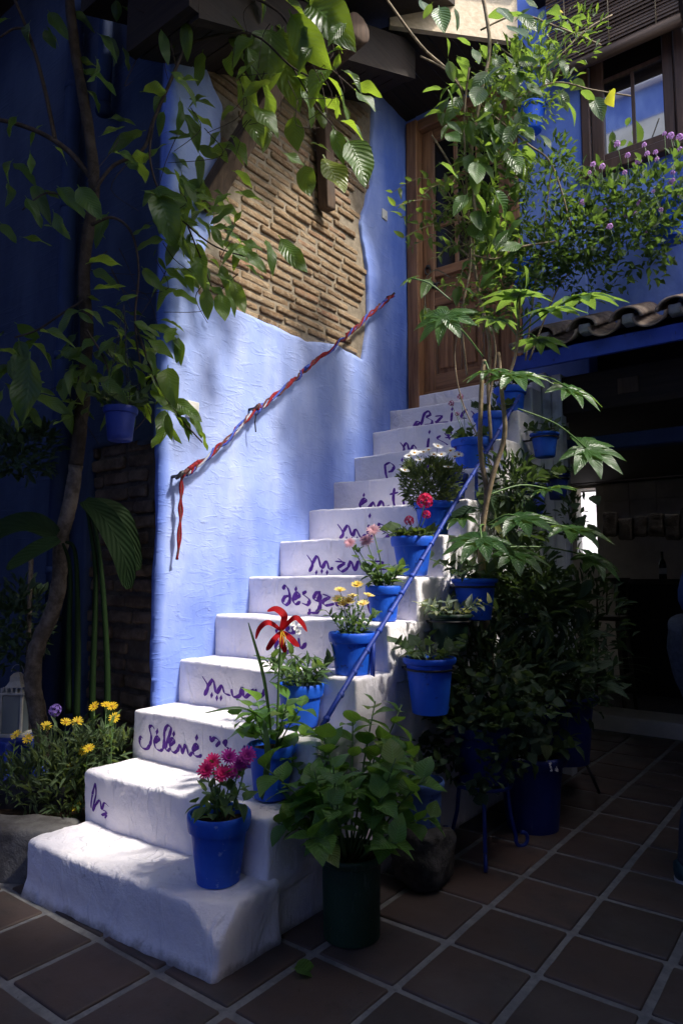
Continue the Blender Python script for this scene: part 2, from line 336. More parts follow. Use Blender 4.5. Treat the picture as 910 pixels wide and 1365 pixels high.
def rbox(a, b, r, cell, amp=0, freq=6, seed=0, hook=None):
    """rounded, subdivided and slightly uneven box as (verts, faces)"""
    a, b = Vector(a), Vector(b); bm = bmesh.new(); key = {}
    cuts = []
    for i in range(3):
        L = b[i] - a[i]; n = max(2, int(L / cell)); cs = [0, r * .3, r * .65] + [r + (L - 2 * r) * k / n for k in range(n + 1)] + [L - r * .65, L - r * .3, L]
        cuts.append([a[i] + c for c in cs])
    def V(i, j, k):
        q = (i, j, k)
        if q not in key:
            p = Vector((cuts[0][i], cuts[1][j], cuts[2][k]))
            c = Vector([min(max(p[t], a[t] + r), b[t] - r) for t in range(3)]); d = p - c
            if d.length > 1e-9:
                p = c + d.normalized() * r; nn = d.normalized()
                if amp: p = p + nn * amp * (noise.noise(p * freq + Vector((seed, seed * 2, 0))) + .5 * noise.noise(p * freq * 2.7) + .35 * noise.noise(p * freq * 6.1))
            if hook: p = hook(p)
            key[q] = bm.verts.new(p)
        return key[q]
    N = [len(c) - 1 for c in cuts]
    for ax in range(3):
        u, v = (ax + 1) % 3, (ax + 2) % 3
        for side in (0, N[ax]):
            for i in range(N[u]):
                for j in range(N[v]):
                    q = []
                    for du, dv in ((0, 0), (1, 0), (1, 1), (0, 1)):
                        idx = [0, 0, 0]; idx[ax] = side; idx[u] = i + du; idx[v] = j + dv; q.append(V(*idx))
                    if side == 0: q.reverse()
                    bm.faces.new(q)
    return bm
def bm_obj(name, bm, mat, parent=None, smooth=True, M=None):
    me = bpy.data.meshes.new(name); bm.to_mesh(me); bm.free(); me.materials.append(MATS[mat])
    if smooth: me.polygons.foreach_set('use_smooth', [True] * len(me.polygons))
    return link(bpy.data.objects.new(name, me), parent, M)
def cat_rom(P, n=6):
    P = [Vector(p) for p in P]; out = []
    for i in range(len(P) - 1):
        p0, p1, p2, p3 = P[max(i - 1, 0)], P[i], P[i + 1], P[min(i + 2, len(P) - 1)]
        for k in range(n):
            t = k / n; out.append(.5 * ((2 * p1) + (p2 - p0) * t + (2 * p0 - 5 * p1 + 4 * p2 - p3) * t * t + (3 * p1 - p0 - 3 * p2 + p3) * t ** 3))
    return out + [P[-1]]
def lerp(a, b, t): return a + (b - a) * t
def frame(p, y, zhint, s=(1, 1, 1)):
    y = Vector(y).normalized(); z = Vector(zhint); z = z - y * z.dot(y)
    z = y.orthogonal() if z.length < 1e-4 else z
    z.normalize(); x = y.cross(z)
    if not hasattr(s, '__len__'): s = (s, s, s)
    M = Matrix((x * s[0], y * s[1], z * s[2])).transposed().to_4x4(); M.translation = p; return M
# ================================================================== the setting
TOP = [0, .195, .39, .585, .775, .975, 1.17, 1.365, 1.555, 1.75, 1.945, 2.14, 2.325]
FR = [None, -.735, -.49, -.243, 0, .228, .455, .70, .952, 1.186, 1.41, 1.614, 1.823, 2.06]
# ---- ground and floor tiles
g = MB().add([(-30, -30, 0), (30, -30, 0), (30, 30, 0), (-30, 30, 0)], [(0, 1, 2, 3)]).build('ground', 'grout', smooth=False); tag(g, kind='structure')
YJ = [-1.99, -1.68, -1.375, -1.075, -.775, -.415, -.105, .197, .505, .81, 1.115, 1.42, 1.725, 2.03, 2.335, 2.64, 2.945, 3.25]
XJ = [-.61, -.315, -.02, .275, .575, .875, 1.175, 1.475, 1.772, 2.07, 2.37, 2.67]
tile_me = {}
for j in range(len(YJ) - 1):
    for i in range(len(XJ) - 1):
        if XJ[i + 1] < 1.02 and YJ[j] > -.45: continue
        if XJ[i + 1] < .1 and YJ[j] > -.8: continue
        sx, sy = XJ[i + 1] - XJ[i] - .026, YJ[j + 1] - YJ[j] - .026
        k = (round(sx, 3), round(sy, 3), (i * 7 + j * 3) % 4)
        if k not in tile_me:
            bm = rbox((-sx / 2, -sy / 2, -.02), (sx / 2, sy / 2, .006), .007, .09, .0016, 11, k[2] * 5)
            me = bpy.data.meshes.new('floor_tile'); bm.to_mesh(me); bm.free(); me.materials.append(MATS['floor_tile'])
            me.polygons.foreach_set('use_smooth', [True] * len(me.polygons)); tile_me[k] = me
        o = bpy.data.objects.new('floor_tile', tile_me[k])
        M = Matrix.Translation(((XJ[i] + XJ[i + 1]) / 2 + rnd(-.003, .003), (YJ[j] + YJ[j + 1]) / 2 + rnd(-.003, .003), rnd(0, .002))) @ Matrix.Rotation(rnd(-.012, .012), 4, 'Z') @ Matrix.Rotation(rnd(-.004, .004), 4, 'X')
        link(o, g, M)

# ---- staircase
st = thing('staircase', 'whitewashed masonry staircase with purple handwriting on its risers', 'staircase', (.52, -.7, 0))
steps = [None]
for k in range(1, 13):
    x0 = {1: .07, 2: .035, 3: -.005}.get(k, -.05); x1 = {1: 1.06, 2: 1.035, 3: 1.04}.get(k, 1.04)
    yb = FR[k + 1] + .06; z0 = max(-.05, TOP[k] - .25) if k > 1 else -.03
    c = Vector((x1 - .035, FR[k] + .035, TOP[k] - .035)); nn = Vector((1, -1.1, 1.2)).normalized()
    def hook(p, k=k, c=c, nn=nn):
        if k == 1:
            d = (p - c).dot(nn) - .0
            if d > 0: p = p - nn * d
            p.y += .045 * (p.x - .5) * max(0, (-.45 - p.y) / .28)          # front a little skewed
            if p.z < .05: p.y -= (.05 - p.z) * .35 * max(0, (-.6 - p.y) / .15)
        if k == 2: p.y += .03 * (p.x - .5) * max(0, min(1, (-.3 - p.y) / .2))
        # noses worn and swagged a little
        p.z += .004 * math.sin(p.x * 7 + k * 1.7) * max(0, min(1, (p.z - TOP[k] + .06) / .06))
        return p
    bm = rbox((x0, FR[k], z0), (x1, yb, TOP[k]), .013 if k > 2 else .018, .019, .0042 if k > 2 else .0065, 9, k * 3.1, hook)
    o = bm_obj('step', bm, 'white_limewash', st); steps.append(o)
tag(steps[1], 'rough bottom step with a chipped front corner')
# mass under the steps
poly = [(-.40, 0)]
for k in range(2, 13): poly += [(FR[k] + .03, TOP[k - 1] - .045), (FR[k] + .03, TOP[k] - .045)]
poly[0] = (FR[2] + .03, 0); poly += [(2.5, TOP[12] - .045), (2.5, 0)]
mb = MB(); n = len(poly); mb.add([(x, y, z) for x in (.3, 1.028) for y, z in poly], [tuple(range(n - 1, -1, -1)), tuple(range(n, 2 * n))] + [(i, (i + 1) % n, n + (i + 1) % n, n + i) for i in range(n)])
mb.build('side_wall', 'white_limewash', st, smooth=False)
o = bm_obj('threshold', rbox((.06, 2.05, 2.30), (1.04, 2.26, 2.475), .012, .04, .002, 9, 4), 'white_limewash', st)

# ---- purple lettering, painted on the risers (strokes traced as a pen would draw them)
ZA = (160, 840, 6.5); ZB = (250, 680, 2.935); ZC = (270, 720, 5.056); ZD = (400, 540, 5.056); ZE = (500, 440, 5.6875); ZF = (0, 900, 2.937); ZG = (200, 900, 2.528); ZP = (0, 0, 1)
def pts(s): return [tuple(float(v) for v in q.split(',')) for q in s.split()]
TEXT = {
 2: [(ZF, .55, ['360,520 365,460 379,424 376,480 366,530 380,505 394,490 400,525 410,500 426,516', '404,528 417,538 400,548 416,546 410,560'], [])],
 3: [(ZA, 1, ['288,862 268,832 246,848 262,920 256,985 226,1030 186,1016 165,965 174,926 192,940', '298,978 330,945 316,925 291,965 302,1022 335,1046 365,1035', '362,1035 373,960 376,880 402,830 432,850 416,920 388,1000 385,1035 405,1046 425,1030', '424,1003 460,968 447,940 420,975 431,1037 462,1062 492,1040 510,990', '503,990 520,1010 530,1076', '530,1076 556,1000 568,1022 590,1086 618,1060', '625,1048 664,1016 652,990 624,1032 636,1086 672,1098 700,1085', '770,918 774,966 810,936 846,970 815,1012', '905,958 886,985 900,1010'], [(312, 882), (455, 902), (655, 935)]),
     (ZG, 1, ['316,238 308,275 330,280 344,252', '318,284 316,306 340,308 356,290', '255,218 249,240 262,250'], [])],
 4: [(ZB, 1, ['54,650 76,690 61,726', '76,690 96,665 107,716 130,688 141,716 166,726', '168,700 176,730 200,726 211,695 217,731 237,722 256,702', '262,700 268,730 290,722 300,698'], [(90, 725), (110, 736), (127, 736)])],
 5: [(ZB, 1, ['352,510 340,540 370,562 404,542 400,508', '395,458 384,472 404,482 420,466', '430,500 440,540 462,520'], [(345, 471), (408, 462)])],
 6: [(ZC, 1.05, ['533,332 552,308 577,350 580,410 556,436 534,420 545,386 572,376', '610,402 646,374 632,354 604,396 620,432 655,415', '696,346 674,364 712,400 702,436 664,424', '792,350 760,358 745,396 770,406 788,364 790,400 785,450 760,488 722,486 714,462', '722,486 703,498', '804,364 850,384 810,410 822,440 882,430', '890,380 900,440 930,380 945,440 975,420'], [(624, 330)]),
     (ZP, 1, ['488,800 494,818 501,800 507,822', '516,800 512,818 524,822'], [])],
 7: [(ZB, 1, ['464,175 486,210 471,241', '486,210 506,180 521,226 541,200 552,230 568,225', '574,200 611,206 586,225 600,240 626,225', '584,188 606,204', '625,225 636,200 651,236 666,200 686,236 705,225', '728,200 760,204 736,226 775,232'], [(500, 244), (522, 239), (543, 244)])],
 8: [(ZB, 1.05, ['584,54 606,90 591,111', '606,86 626,60 641,101 656,75 675,106 696,95', '706,56 704,95 726,101', '770,62 746,54 751,76 782,95 760,116 730,110'], [(710, 22), (618, 113), (640, 115), (660, 113)])],
 9: [(ZD, 1, ['404,672 440,642 426,630 400,670 415,701 456,690 490,650', '488,650 510,691 545,645 565,691 600,676', '632,558 625,640 640,691 682,680', '600,602 658,588', '690,636 700,682 722,672', '740,640 770,650 745,680 790,680'], [(425, 606)])],
 10: [(ZD, 1, ['568,395 574,460 590,506 620,501 647,480', '570,402 600,388 627,410 616,440 590,451', '682,408 680,470 704,470', '745,400 730,440 760,470 800,450', '820,400 860,405 830,440 880,450'], [(684, 368)])],
 11: [(ZD, 1, ['670,250 696,290 686,326', '692,280 716,255 735,311 760,270 790,306 820,300 850,288', '862,220 855,290 880,306 912,280'], [(866, 180), (708, 325), (730, 332)]), (ZE, 1, ['494,800 468,822 532,860 540,890 488,880', '520,780 545,800 575,770', '548,760 550,800 562,830', '525,815 575,812'], [])],
 12: [(ZE, 1, ['285,734 310,695 337,700 300,726', '402,610 365,640 344,722', '402,610 411,640 384,660 422,682 420,710 370,716', '448,652 502,650 465,690 458,702 548,694', '577,622 570,692', '692,600 660,628 650,662 690,668', '720,610 745,640 730,664'], [(579, 597)])],
}
from mathutils.bvhtree import BVHTree
for k, groups in TEXT.items():
    sm = steps[k].data; bv = BVHTree.FromPolygons([v.co.copy() for v in sm.vertices], [tuple(p.vertices) for p in sm.polygons])
    mb = MB(); Y = FR[k] - .0068 if k > 2 else FR[k] - .010
    def tr(p, z, k=k, Y=Y):
        q = on(z[0] + p[0] / z[2], z[1] + p[1] / z[2], 'y', Y)
        if k == 2: q.y += .03 * (q.x - .5)
        return q
    for z, wt, strokes, dots in groups:
        for s in strokes:
            P = cat_rom([tr(p, z) for p in pts(s)], 5); L = []; Rr = []
            for i, p in enumerate(P):
                t = (P[min(i + 1, len(P) - 1)] - P[max(i - 1, 0)]); t.y = 0
                if t.length < 1e-6: t = Vector((1, 0, 0))
                t.normalize(); nn = Vector((-t.z, 0, t.x)); nib = abs(t.x * .5 + t.z * .86)
                ends = min(1, .45 + min(i, len(P) - 1 - i) * .3)
                hw = (.0022 + .0092 * nib ** 1.5) * (.80 if k == 3 else 1) * wt * ends * (1 + .12 * math.sin(i * 1.7)); L.append(p + nn * hw); Rr.append(p - nn * hw)
            m_ = len(P); mb.add(L + Rr, [(i, i + 1, m_ + i + 1, m_ + i) for i in range(m_ - 1)])
        for d in dots:
            c = tr(d, z); r = .0125 * wt; mb.add([c + Vector((r * .8, 0, 0)), c + Vector((.002, 0, r * 1.25)), c + Vector((-r * .8, 0, 0)), c + Vector((-.002, 0, -r * 1.25))], [(0, 1, 2, 3)])
    for i, p in enumerate(mb.v):            # lay the paint on the uneven plaster
        h = bv.ray_cast(Vector((p[0], p[1] - .1, p[2])), Vector((0, 1, 0)))[0]
        if h: mb.v[i] = (p[0], h.y - .0011, p[2])
    o = mb.build('lettering', 'purple_paint', steps[k], smooth=False); o['kind'] = 'stuff'

# ---- blue plaster wall with the bare brick patch; wraps the corner into the dark end face
BP = [(265, 391), (299, 407), (340, 424), (374, 439), (410, 455), (445, 459), (483, 479), (487, 466), (492, 420), (491, 371), (487, 330), (481, 297), (489, 268), (496, 241), (497, 190), (497, 135), (500, 60), (280, -60), (262, 60), (298, 145), (289, 220), (284, 300), (262, 370)]
def wy(p):
    q = on(p[0], p[1], 'x', 0); return (q.y, q.z)
brick_poly = [wy(p) for p in BP]
stone_poly = [(-.155 - .02, .15), (-.70, .15), (-.70, 1.83), (-.42, 1.86), (-.30, 1.80), (-.165, 1.84), (-.150, 1.45), (-.165, 1.1), (-.158, .80), (-.148, .66)]
def inside(p, P):
    c = False; j = len(P) - 1
    for i in range(len(P)):
        if (P[i][1] > p[1]) != (P[j][1] > p[1]) and p[0] < (P[j][0] - P[i][0]) * (p[1] - P[i][1]) / (P[j][1] - P[i][1]) + P[i][0]: c = not c
        j = i
    return c
def near(p, P):
    b = None; bd = 9; q = Vector((p[0], p[1], 0))
    for i in range(len(P)):
        a = Vector((*P[i], 0)); c = Vector((*P[(i + 1) % len(P)], 0)); h, t = intersect_point_line(q, a, c)
        h = a if t < 0 else c if t > 1 else h; d = (h - q).length
        if d < bd: bd = d; b = h
    return b, bd
def rough_poly(P, step=.03, amp=.012):
    out = []
    for i in range(len(P)):
        a, c = Vector((*P[i], 0)), Vector((*P[(i + 1) % len(P)], 0)); n = max(1, int((c - a).length / step))
        for t in range(n):
            q = a.lerp(c, t / n); out.append((q.x + amp * noise.noise(q * 9), q.y + amp * noise.noise(q * 11 + Vector((5, 0, 0)))))
    return out
brick_poly = rough_poly(brick_poly); stone_poly = rough_poly(stone_poly, .04, .016)
pw = thing('plaster_wall', 'pale blue plastered wall beside the stairs with bare brick patch', 'wall', (0, -.13, 0))
cell = .016; SX = []; s = -2.3
while s < -.23: SX.append(s); s += .04
s = -.23
while s < 2.10: SX.append(s); s += cell
ZS = [.12 + cell * i for i in range(int(4.75 / cell))] + [4.95, 5.1, 5.3]
RC = .035; YC = -.13
def wall_pt(s, z):       # s = y along the wall for s > -.13, arc then -x beyond
    if s > YC + RC: p = Vector((0, s, z)); nn = Vector((1, 0, 0))
    elif s > YC + RC - RC * math.pi / 2:
        a = (YC + RC - s) / RC; p = Vector((-RC + RC * math.cos(a), YC + RC - RC * math.sin(a), z)); nn = Vector((math.cos(a), -math.sin(a), 0))
    else:
        d = YC + RC - RC * math.pi / 2 - s; p = Vector((-RC - d, YC, z)); nn = Vector((0, -1, 0))
    q = Vector((s * 1.0, z, 0))
    h = .010 * noise.noise(q * 2.3) + .005 * noise.noise(q * 7) + .0022 * noise.noise(q * 19)
    if s < .05: h += .012 * noise.noise(q * 5 + Vector((0, 0, 4))) * max(0, 1 - z / 1.2)
    return p + nn * h, nn
vid = {}; mb = MB(); hole = {}
import bisect
def classify(s, z):
    p = (s, z)
    for P, lo, hi in ((brick_poly, -.1, 2.0), (stone_poly, -.75, -.12)):
        if lo < s < hi:
            b, d = near(p, P) if True else (None, 9)
            ins = inside(p, P)
            return ins, b, d
    return False, None, 9
grid = []; dup = []
for i, s in enumerate(SX):
    for j, z in enumerate(ZS):
        chk = (-.72 < s < -.12 and z < 1.95) or (0 < s < 1.95 and z > 2.45)
        ins, b, d = classify(s, z) if chk else (False, None, 9)
        if d < cell * .72: s2, z2, bd = b.x, b.y, True
        else: s2, z2, bd = s, z, False
        p, nn = wall_pt(s2, z2); grid.append((p, nn, ins and not bd, bd))
nz = len(ZS); fs = []; used = {}
def U(i):
    if i not in used: used[i] = len(mb.v); mb.v.append(tuple(grid[i][0]))
    return used[i]
edge_ct = {}
for i in range(len(SX) - 1):
    for j in range(nz - 1):
        q = [i * nz + j, (i + 1) * nz + j, (i + 1) * nz + j + 1, i * nz + j + 1]
        if any(grid[t][2] for t in q): continue
        if all(grid[t][3] for t in q): continue
        mb.f.append(tuple(U(t) for t in q))
        for a, b in zip(q, q[1:] + q[:1]): edge_ct[(a, b)] = 1
for (a, b) in list(edge_ct):
    if (b, a) not in edge_ct and grid[a][3] and grid[b][3]:      # broken plaster edge going back to the masonry
        A, Bq = grid[a], grid[b]; k = len(mb.v)
        mb.v += [tuple(A[0] - A[1] * .035), tuple(Bq[0] - Bq[1] * .035)]; mb.f.append((U(b), U(a), k, k + 1))
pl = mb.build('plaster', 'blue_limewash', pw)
def brick_mesh(L, H, D, i, mat):
    bm = rbox((-L / 2, -H / 2, -D), (L / 2, H / 2, 0), H * .26, .022, H * .08, 20, i * 7.7)
    me = bpy.data.meshes.new('brick'); bm.to_mesh(me); bm.free(); me.materials.append(MATS[mat]); me.polygons.foreach_set('use_smooth', [True] * len(me.polygons)); return me
mo = MB().add([(-.027, .0, 2.3), (-.027, 2.0, 2.3), (-.027, 2.0, 4.8), (-.027, 0, 4.8)], [(0, 1, 2, 3)]).build('mortar_bed', 'mortar', pw, smooth=False)
pool = [brick_mesh(L, .0365 + .003 * (i % 3 - 1), .05, i, 'old_brick') for i, L in enumerate((.15, .19, .22, .25, .27, .23, .17, .29))]; PL = (.15, .19, .22, .25, .27, .23, .17, .29)
z = 2.40; row = 0
while z < 4.62:
    y = .0 + rnd(0, .15)
    while y < 1.9:
        i = random.randrange(8); L = PL[i]; c = y + L / 2
        pr = (c, z); wdt = L * .35
        if inside((c, z), brick_poly) and inside((c - wdt, z), brick_poly) and inside((c + wdt, z), brick_poly):
            # local x along +y, local y up, local z out of the wall
            R3 = Matrix(((0, 0, 1), (1, 0, 0), (0, 1, 0))).to_4x4()
            M = Matrix.Translation((-.014 + rnd(-.009, .005), c, z + rnd(-.003, .003))) @ R3 @ Matrix.Rotation(rnd(-.018, .018), 4, 'Z') @ Matrix.Rotation(rnd(-.04, .04), 4, 'Y')
            link(bpy.data.objects.new('brick', pool[i]), mo, M)
        y += L + rnd(.008, .022)
    z += .0535; row += 1
mo2 = MB().add([(-.76, -.092, .0), (-.02, -.092, .0), (-.02, -.092, 2.0), (-.76, -.092, 2.0)], [(0, 1, 2, 3)]).build('rubble_bed', 'dark_mortar', pw, smooth=False)
pool2 = [brick_mesh(L, .058, .06, i + 20, 'dark_brick') for i, L in enumerate((.14, .18, .22, .26, .20))]; PL2 = (.14, .18, .22, .26, .20)
z = .20
while z < 1.84:
    x = -.70 - rnd(0, .1)
    while x < -.03:
        i = random.randrange(5); L = PL2[i]; c = x + L / 2
        if c + L / 2 < .0:
            R3 = Matrix(((1, 0, 0), (0, 0, -1), (0, 1, 0))).to_4x4()
            M = Matrix.Translation((c, -.112 + rnd(-.012, .010), z + rnd(-.004, .004))) @ R3 @ Matrix.Rotation(rnd(-.03, .03), 4, 'Z') @ Matrix.Rotation(rnd(-.05, .05), 4, 'Y')
            link(bpy.data.objects.new('brick', pool2[i]), mo2, M)
        x += L + rnd(.012, .024)
    z += .077

# ---- wall with the door and the window above the porch
dw = thing('door_wall', 'bright blue wall around the wooden door, running on under the window', 'wall', (1.0, 2.08, 2.5))
Y0 = 2.08
MB().box((-.05, Y0, 4.60), (.90, Y0 + .3, 5.6)).build('lintel_wall', 'bright_blue_wall', dw, smooth=False)
bm_obj('pier', rbox((.885, Y0 - .01, 2.40), (1.315, Y0 + .3, 5.6), .012, .08, .004, 5, 2), 'bright_blue_wall', dw)
bm_obj('apron', rbox((1.315, Y0 - .002, 2.62), (4.2, Y0 + .3, 3.66), .012, .08, .004, 5, 6), 'bright_blue_wall', dw)
MB().box((1.315, Y0 + .004, 4.86), (4.2, Y0 + .3, 5.6)).build('upper_wall', 'bright_blue_wall', dw, smooth=False)
# ---- the door
dr = thing('panelled_door', 'brown panelled wooden door with small glass panes at the stair head', 'door', (.42, 2.12, 2.475))
bbox('jamb', (.012, 2.045, 2.34), (.105, 2.22, 4.60), 'door_wood', dr, .008, 2); bbox('jamb', (.81, 2.06, 2.475), (.885, 2.22, 4.60), 'door_wood', dr, .008, 2)
bbox('door_head', (.105, 2.065, 4.52), (.81, 2.22, 4.60), 'door_wood_cross', dr, .006)
bbox('stile', (.107, 2.12, 2.49), (.20, 2.17, 4.515), 'door_wood', dr, .005); bbox('stile', (.715, 2.12, 2.49), (.808, 2.17, 4.515), 'door_wood', dr, .005)
for a, b in ((2.49, 2.63), (3.14, 3.25), (3.36, 3.43), (4.42, 4.515)): bbox('rail', (.20, 2.124, a), (.715, 2.168, b), 'door_wood_cross', dr, .005)
for x in (.365, .54): bbox('muntin', (x, 2.126, 2.63), (x + .03, 2.166, 3.14), 'door_wood', dr, .004)
for a, b in ((.20, .365), (.395, .54), (.57, .715)):
    bbox('panel', (a + .003, 2.150, 2.632), (b - .003, 2.166, 3.138), 'door_wood', dr, .002)
    o = bbox('raised_panel', (a + .022, 2.138, 2.665), (b - .022, 2.152, 3.105), 'door_wood', dr, .010)
bbox('panel', (.203, 2.150, 3.252), (.712, 2.166, 3.358), 'door_wood_cross', dr, .002)
for x in (.365, .54): bbox('glazing_bar', (x + .004, 2.128, 3.43), (x + .026, 2.164, 4.42), 'door_wood', dr, .003)
for a, b in ((.20, .369), (.391, .544), (.566, .715)):
    for z0, z1 in ((3.43, 3.74), (3.765, 4.08), (4.105, 4.42)):
        MB().box((a + .002, 2.150, z0 + .002), (b - .002, 2.156, z1 - .002)).build('glass_pane', 'door_glass', dr, smooth=False)
for z in (3.7525, 4.0925): bbox('glazing_bar', (.20, 2.130, z - .0115), (.715, 2.162, z + .0115), 'door_wood_cross', dr, .003)
mb = MB().tube([(.10, 2.105, 3.30), (.25, 2.105, 3.30)], .009, 8); mb.tube([(.235, 2.105, 3.30), (.235, 2.085, 3.27), (.235, 2.083, 3.245)], .007, 8); mb.box((.118, 2.098, 3.275), (.135, 2.122, 3.325)); mb.box((.185, 2.098, 3.275), (.202, 2.122, 3.325))
mb.build('bolt', 'black_iron', dr)
mb = MB().tube([(.155 + .022 * math.cos(a), 2.105, 3.42 + .03 * math.sin(a)) for a in [i * .524 for i in range(13)]], .006, 6); mb.lathe([(.0, -.012), (.016, -.010), (.016, .010), (0, .012)], (.155, 2.112, 3.45), 12)
mb.build('ring_knocker', 'black_iron', dr)
bbox('weather_bar', (.107, 2.10, 2.476), (.81, 2.12, 2.505), 'door_wood_cross', dr, .005)

# ---- the window and the blinds
wn = thing('casement_window', 'dark wooden window with reflecting glass above the flowering shrub', 'window', (1.75, 2.1, 3.66))
bbox('frame_post', (1.318, 2.055, 3.66), (1.372, 2.20, 4.86), 'window_wood', wn, .006); bbox('casement_stile', (1.376, 2.07, 3.735), (1.452, 2.13, 4.85), 'window_wood', wn, .006)
bbox('sill', (1.30, 2.02, 3.655), (2.7, 2.20, 3.73), 'window_wood', wn, .008)
bbox('casement_stile', (1.80, 2.07, 3.735), (1.862, 2.13, 4.85), 'window_wood', wn, .006); bbox('frame_post', (1.868, 2.05, 3.735), (1.99, 2.20, 4.86), 'window_wood', wn, .006)
bbox('casement_stile', (1.994, 2.07, 3.735), (2.07, 2.13, 4.85), 'window_wood', wn, .006); bbox('casement_stile', (2.45, 2.07, 3.735), (2.52, 2.13, 4.85), 'window_wood', wn, .006)
for a, b in ((1.452, 1.80), (2.07, 2.45)):
    bbox('casement_rail', (a, 2.074, 3.735), (b, 2.126, 3.80), 'window_wood', wn, .005); bbox('glazing_bar', (a, 2.085, 4.28), (b, 2.115, 4.305), 'window_wood', wn, .003)
    MB().box((a, 2.098, 3.80), (b, 2.104, 4.28)).build('glass_pane', 'window_glass', wn, smooth=False); MB().box((a, 2.098, 4.305), (b, 2.104, 4.85)).build('glass_pane', 'window_glass', wn, smooth=False)
    bbox('glazing_bar', ((a + b) / 2 - .010, 2.088, 3.80), ((a + b) / 2 + .010, 2.112, 4.28), 'window_wood', wn, .003)
def blind(label, x0, x1, z0, z1, y):
    b = thing('slatted_blind', label, 'blind', ((x0 + x1) / 2, y, z1), 'rolled wooden blinds over the window')
    z = z1; i = 0
    while z > z0 + .05:
        o = MB().obox(((x0 + x1) / 2, y + .004 * math.sin(i), z), ((x1 - x0) / 2, 0, 0), (0, .004, .0105), (0, .0025, -.001)).build('slat', 'blind_wood', b, smooth=False); z -= .0235; i += 1
    MB().tube([(x0 - .01, y, z0 + .03), (x1 + .01, y, z0 + .03)], .034, 14, jit=.03).build('roll', 'blind_wood', b)
    mb = MB()
    for x in (x0 + .12, (x0 + x1) / 2, x1 - .12): mb.tube([(x, y - .016, z1), (x, y - .016, z0 + .03)], .0035, 5)
    mb.build('cord', 'stem_brown', b)['kind'] = 'stuff'
blind('wide slatted wooden blind hanging over the dark window, nearer the door', 1.16, 1.93, 4.32, 4.98, 1.93)
blind('slatted wooden blind at the top right corner, cut by the picture edge', 1.96, 2.7, 4.20, 4.98, 1.90)
bs = thing('blind_headrail', 'dark timber beam with two small metal clips above the blinds', 'beam', (1.7, 1.93, 5.0))
bbox('beam', (1.05, 1.86, 4.99), (2.8, 2.08, 5.14), 'beam_wood_cross', bs, .006)
for x in (1.52, 1.575): bbox('clip', (x, 1.845, 5.0), (x + .03, 1.861, 5.045), 'cream_plastic', bs, .003)

# ---- timber overhang above wall and landing
so_ = thing('timber_soffit', 'dark boarded timber soffit over the brick patch and stair landing', 'ceiling', (.2, 1.0, 4.4))
def soff_z(y): return 3.68 + .46 * (y + .22) if y < 1.85 else 4.632
y = -.30; i = 0
while y < 1.5:
    y1 = y + .155; za, zb = soff_z(y), soff_z(y1 - .008)
    mb = MB(); x1 = .36 + (i % 2) * .004
    mb.add([(-.02, y, za), (x1, y, za), (x1, y1 - .008, zb), (-.02, y1 - .008, zb), (-.02, y, za + .03), (x1, y, za + .03), (x1, y1 - .008, zb + .03), (-.02, y1 - .008, zb + .03)], [(0, 3, 2, 1), (4, 5, 6, 7), (0, 1, 5, 4), (1, 2, 6, 5), (2, 3, 7, 6), (3, 0, 4, 7)])
    mb.build('board', 'beam_wood_cross', so_, smooth=False); y = y1; i += 1
mb = MB(); mb.add([(.37, -.32, 3.60), (.43, -.32, 3.60), (.43, 1.5, 4.435), (.37, 1.5, 4.435), (.37, -.32, 3.85), (.43, -.32, 3.85), (.43, 1.5, 4.70), (.37, 1.5, 4.70)], [(0, 3, 2, 1), (4, 5, 6, 7), (0, 1, 5, 4), (1, 2, 6, 5), (2, 3, 7, 6), (3, 0, 4, 7)]).build('edge_beam', 'beam_wood', so_, smooth=False)
mb = MB(); mb.add([(-.02, -.375, 3.62), (.43, -.375, 3.62), (.43, -.322, 3.62), (-.02, -.322, 3.62), (-.02, -.375, 3.9), (.43, -.375, 3.9), (.43, -.322, 3.9), (-.02, -.322, 3.9)], [(0, 3, 2, 1), (4, 5, 6, 7), (0, 1, 5, 4), (1, 2, 6, 5), (2, 3, 7, 6), (3, 0, 4, 7)]).build('end_beam', 'beam_wood_cross', so_, smooth=False)
for i in range(9):      # landing boards
    x = -.02 + i * .115; x2 = x + .108; f_ = lambda q: 1.235 + max(0, q - .40) * 1.06 + .012; z0 = 4.64 + (i % 2) * .003
    MB().add([(x, f_(x), z0), (x2, f_(x2), z0), (x2, 2.078, z0), (x, 2.078, z0), (x, f_(x), 4.67), (x2, f_(x2), 4.67), (x2, 2.078, 4.67), (x, 2.078, 4.67)], [(0, 3, 2, 1), (4, 5, 6, 7), (0, 1, 5, 4), (1, 2, 6, 5), (2, 3, 7, 6), (3, 0, 4, 7)]).build('board', 'beam_wood', so_, smooth=False)
a, b = Vector((.40, 1.24, 0)), Vector((.985, 1.86, 0)); dxy = (b - a).normalized(); nxy = Vector((dxy.y, -dxy.x, 0))
MB().obox((a + b) / 2 + Vector((0, 0, 4.80)), (b - a) / 2, nxy * .018, (0, 0, .165)).build('fascia_board', 'pale_board', so_, smooth=False)
MB().obox((a + b) / 2 + Vector((0, 0, 4.99)) + nxy * .03, (b - a) / 2, nxy * .03, (0, 0, .022)).build('fascia_trim', 'pale_board', so_, smooth=False)
lg = thing('log_beam', 'thick round log end jutting out under the dark roof', 'beam', (.3, 1.02, 4.5))
p0 = at(480, 36, 3.72); d = Vector((1, -.15, .02)).normalized()
mb = MB().tube([p0 - d * t for t in (0, .01, .05, .2, .4, .75)], [.070, .082, .086, .088, .09, .09], 14, jit=.05); mb.build('log', 'old_timber', lg)
br = thing('diagonal_brace', 'square dark timber brace slanting across the brick patch', 'timber brace', (0, .1, 3.1))
